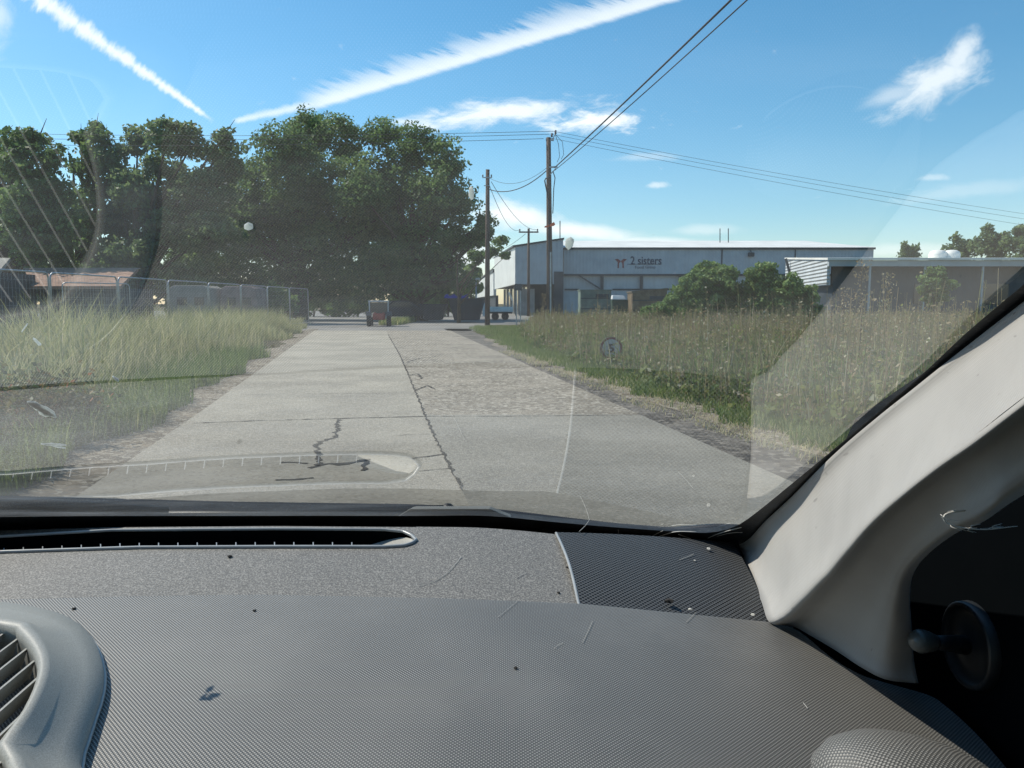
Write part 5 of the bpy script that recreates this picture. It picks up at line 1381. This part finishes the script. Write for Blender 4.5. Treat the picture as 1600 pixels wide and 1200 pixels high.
glassfibre('short cobweb strand below the long one', [(1060, 835), (1072, 839), (1080, 842)])
glassfibre('faint cobweb strand left of the long one', [(1010, 842), (1022, 836), (1036, 829)], .0003)
glassfibre('cobweb strand under the corner strand', [(1120, 838), (1140, 833), (1160, 832)], .0003)
glassfibre('cobweb strand midway along the black border', [(966, 828), (967, 838), (967, 846)], .0003)
M_hair2 = M_hair
tuft = [(1508, 798), (1490, 800), (1476, 805), (1477, 815), (1492, 822), (1515, 826), (1545, 827), (1590, 822)]
P = []
for i, p in enumerate(tuft):
    r = raw_ray(*p); P.append(r / r[1] * (.362 - .006 * i / 7) + UP)
P = catmull(P, 40); o0 = P[0].copy(); b = MB()
b.tube([p - o0 for p in P], [.0005 - .0003 * i / 39 for i in range(40)], 6)
for k in range(16):
    i = random.randint(0, 32); d_ = rng.normal(size=3) * .0015; b.tube([P[i] - o0, P[i] - o0 + d_ * .6, P[min(i + 4, 39)] - o0 + d_], [.00025, .0002, .0001], 4)
o = b.build('fluff_tuft', M_hair, None, smooth=True); o.location = [float(v) for v in o0]; tag(o, 'curled tuft of white fluff stuck to the inner edge of the pillar', 'fluff')
CGp = 'dirt crumbs on the dashboard'
def crumb(label, px, py, surf, s, m=M_crumb, off=0.0):
    p = hit(px, py, surf) + UP + np.array([0, 0, off]); b = MB(); n0 = 9
    V_ = []; rg = []
    for k in range(5):
        th = pi * k / 4; rg.append([(s * sin(th) * cos(a) * random.uniform(.6, 1.3), s * sin(th) * sin(a) * random.uniform(.6, 1.3), s * .6 * (1 - cos(th)) * .8 ) for a in np.linspace(0, 2 * pi, n0)])
    for r_ in rg: r_[-1] = r_[0]
    b.grid(rg); o = b.build('crumb', m); o.location = [float(v) for v in p]; return tag(o, label, 'crumb', CGp)
crumb('dark crumb at the lower middle of the speaker mesh', 1046, 942, gz, .0042)
crumb('tan crumb at the lower edge of the speaker mesh', 1078, 954, gz, .0022, M_crumbw)
crumb('pale crumb at the lower right edge of the speaker mesh', 1176, 962, gz, .0022, M_crumbw)
crumb('pale crumb at the upper right of the speaker mesh', 1107, 859, gz, .0026, M_crumbw)
crumb('tiny pale crumb in the middle of the speaker mesh', 1086, 877, gz, .0015, M_crumbw)
crumb('small dark crumb below the demister vent', 359, 871, dstrip, .0026)
crumb('small dark crumb on the strip left of the speaker', 873, 927, dstrip, .0018)
crumb('tiny dark crumb on the strip beside the speaker edge', 886, 887, dstrip, .0014)
crumb('small dark crumb on the left of the dotted pad', 116, 952, dz, .0018)
crumb('small dark crumb at the middle top of the dotted pad', 398, 955, dz, .0016)
crumb('dark crumb on the dotted pad above its centre', 806, 1045, dz, .0016)
# dried bird droppings and flies on the outside of the windscreen
M_drop = leaf_mat('bird_dropping', [(0, (.55, .58, .56)), (.5, (.55, .58, .56)), (1, (.6, .6, .6))], .65)
def splat(label, polys, name='bird_dropping', m=M_drop, cat='dropping', group='marks on the outside of the glass'):
    b = MB()
    for poly in polys:
        P = [on_glass(*p, -.001) + UP for p in poly]; o_ = P[0].copy() if not b.v else o_
        b.prism([p - o_ for p in P], (0, .0006, .0008))
    o = b.build(name, m); o.location = [float(v) for v in o_]; return tag(o, label, cat, group)
def streaky(x0, y0, x1, y1, w, n):
    out = []
    for k in range(n):
        f = random.random() * .5; L = random.uniform(.3, .6); ox, oy = random.uniform(-1, 1) * w * .6, random.uniform(-1, 1) * w * .6; ww = w * random.uniform(.12, .4)
        ax, ay = x0 + (x1 - x0) * f + ox * f, y0 + (y1 - y0) * f + oy * f; bx_, by_ = x0 + (x1 - x0) * (f + L) + ox, y0 + (y1 - y0) * (f + L) + oy
        out.append([(ax, ay), ((ax + bx_) / 2 + ww, (ay + by_) / 2 - ww * .6), (bx_ + ww * .5, by_), ((ax + bx_) / 2 - ww, (ay + by_) / 2 + ww * .6)])
    return out
splat('large streaky white bird dropping on the lower left of the windscreen', streaky(38, 627, 88, 650, 11, 16) + [[(58, 640), (70, 636), (84, 645), (86, 650), (72, 652), (62, 648)]])
splat('small pale smear below the large bird dropping', streaky(60, 694, 104, 700, 6, 5))
splat('pale oval spot over the middle of the big trees', [[(381, 354), (387, 350), (394, 353), (395, 358), (388, 360), (382, 358)]])
splat('tan spot beside the shorter pole near the tree edge', [[(733, 296), (737, 294), (741, 302), (740, 311), (736, 313), (732, 306)]])
splat('pale curl on the glass above the left verge', streaky(174, 588, 188, 600, 3, 5))
splat('tiny white tick on the glass over the wire fence', [[(51, 530), (54, 531), (64, 540), (60, 540)]])
splat('tiny white fleck left of the tick over the fence', [[(33, 519), (35, 519), (43, 508), (41, 508)]])
splat('pale round blotch in front of the warehouse roof corner', [[(884, 377), (892, 373), (897, 377), (895, 385), (888, 391), (883, 385)]])
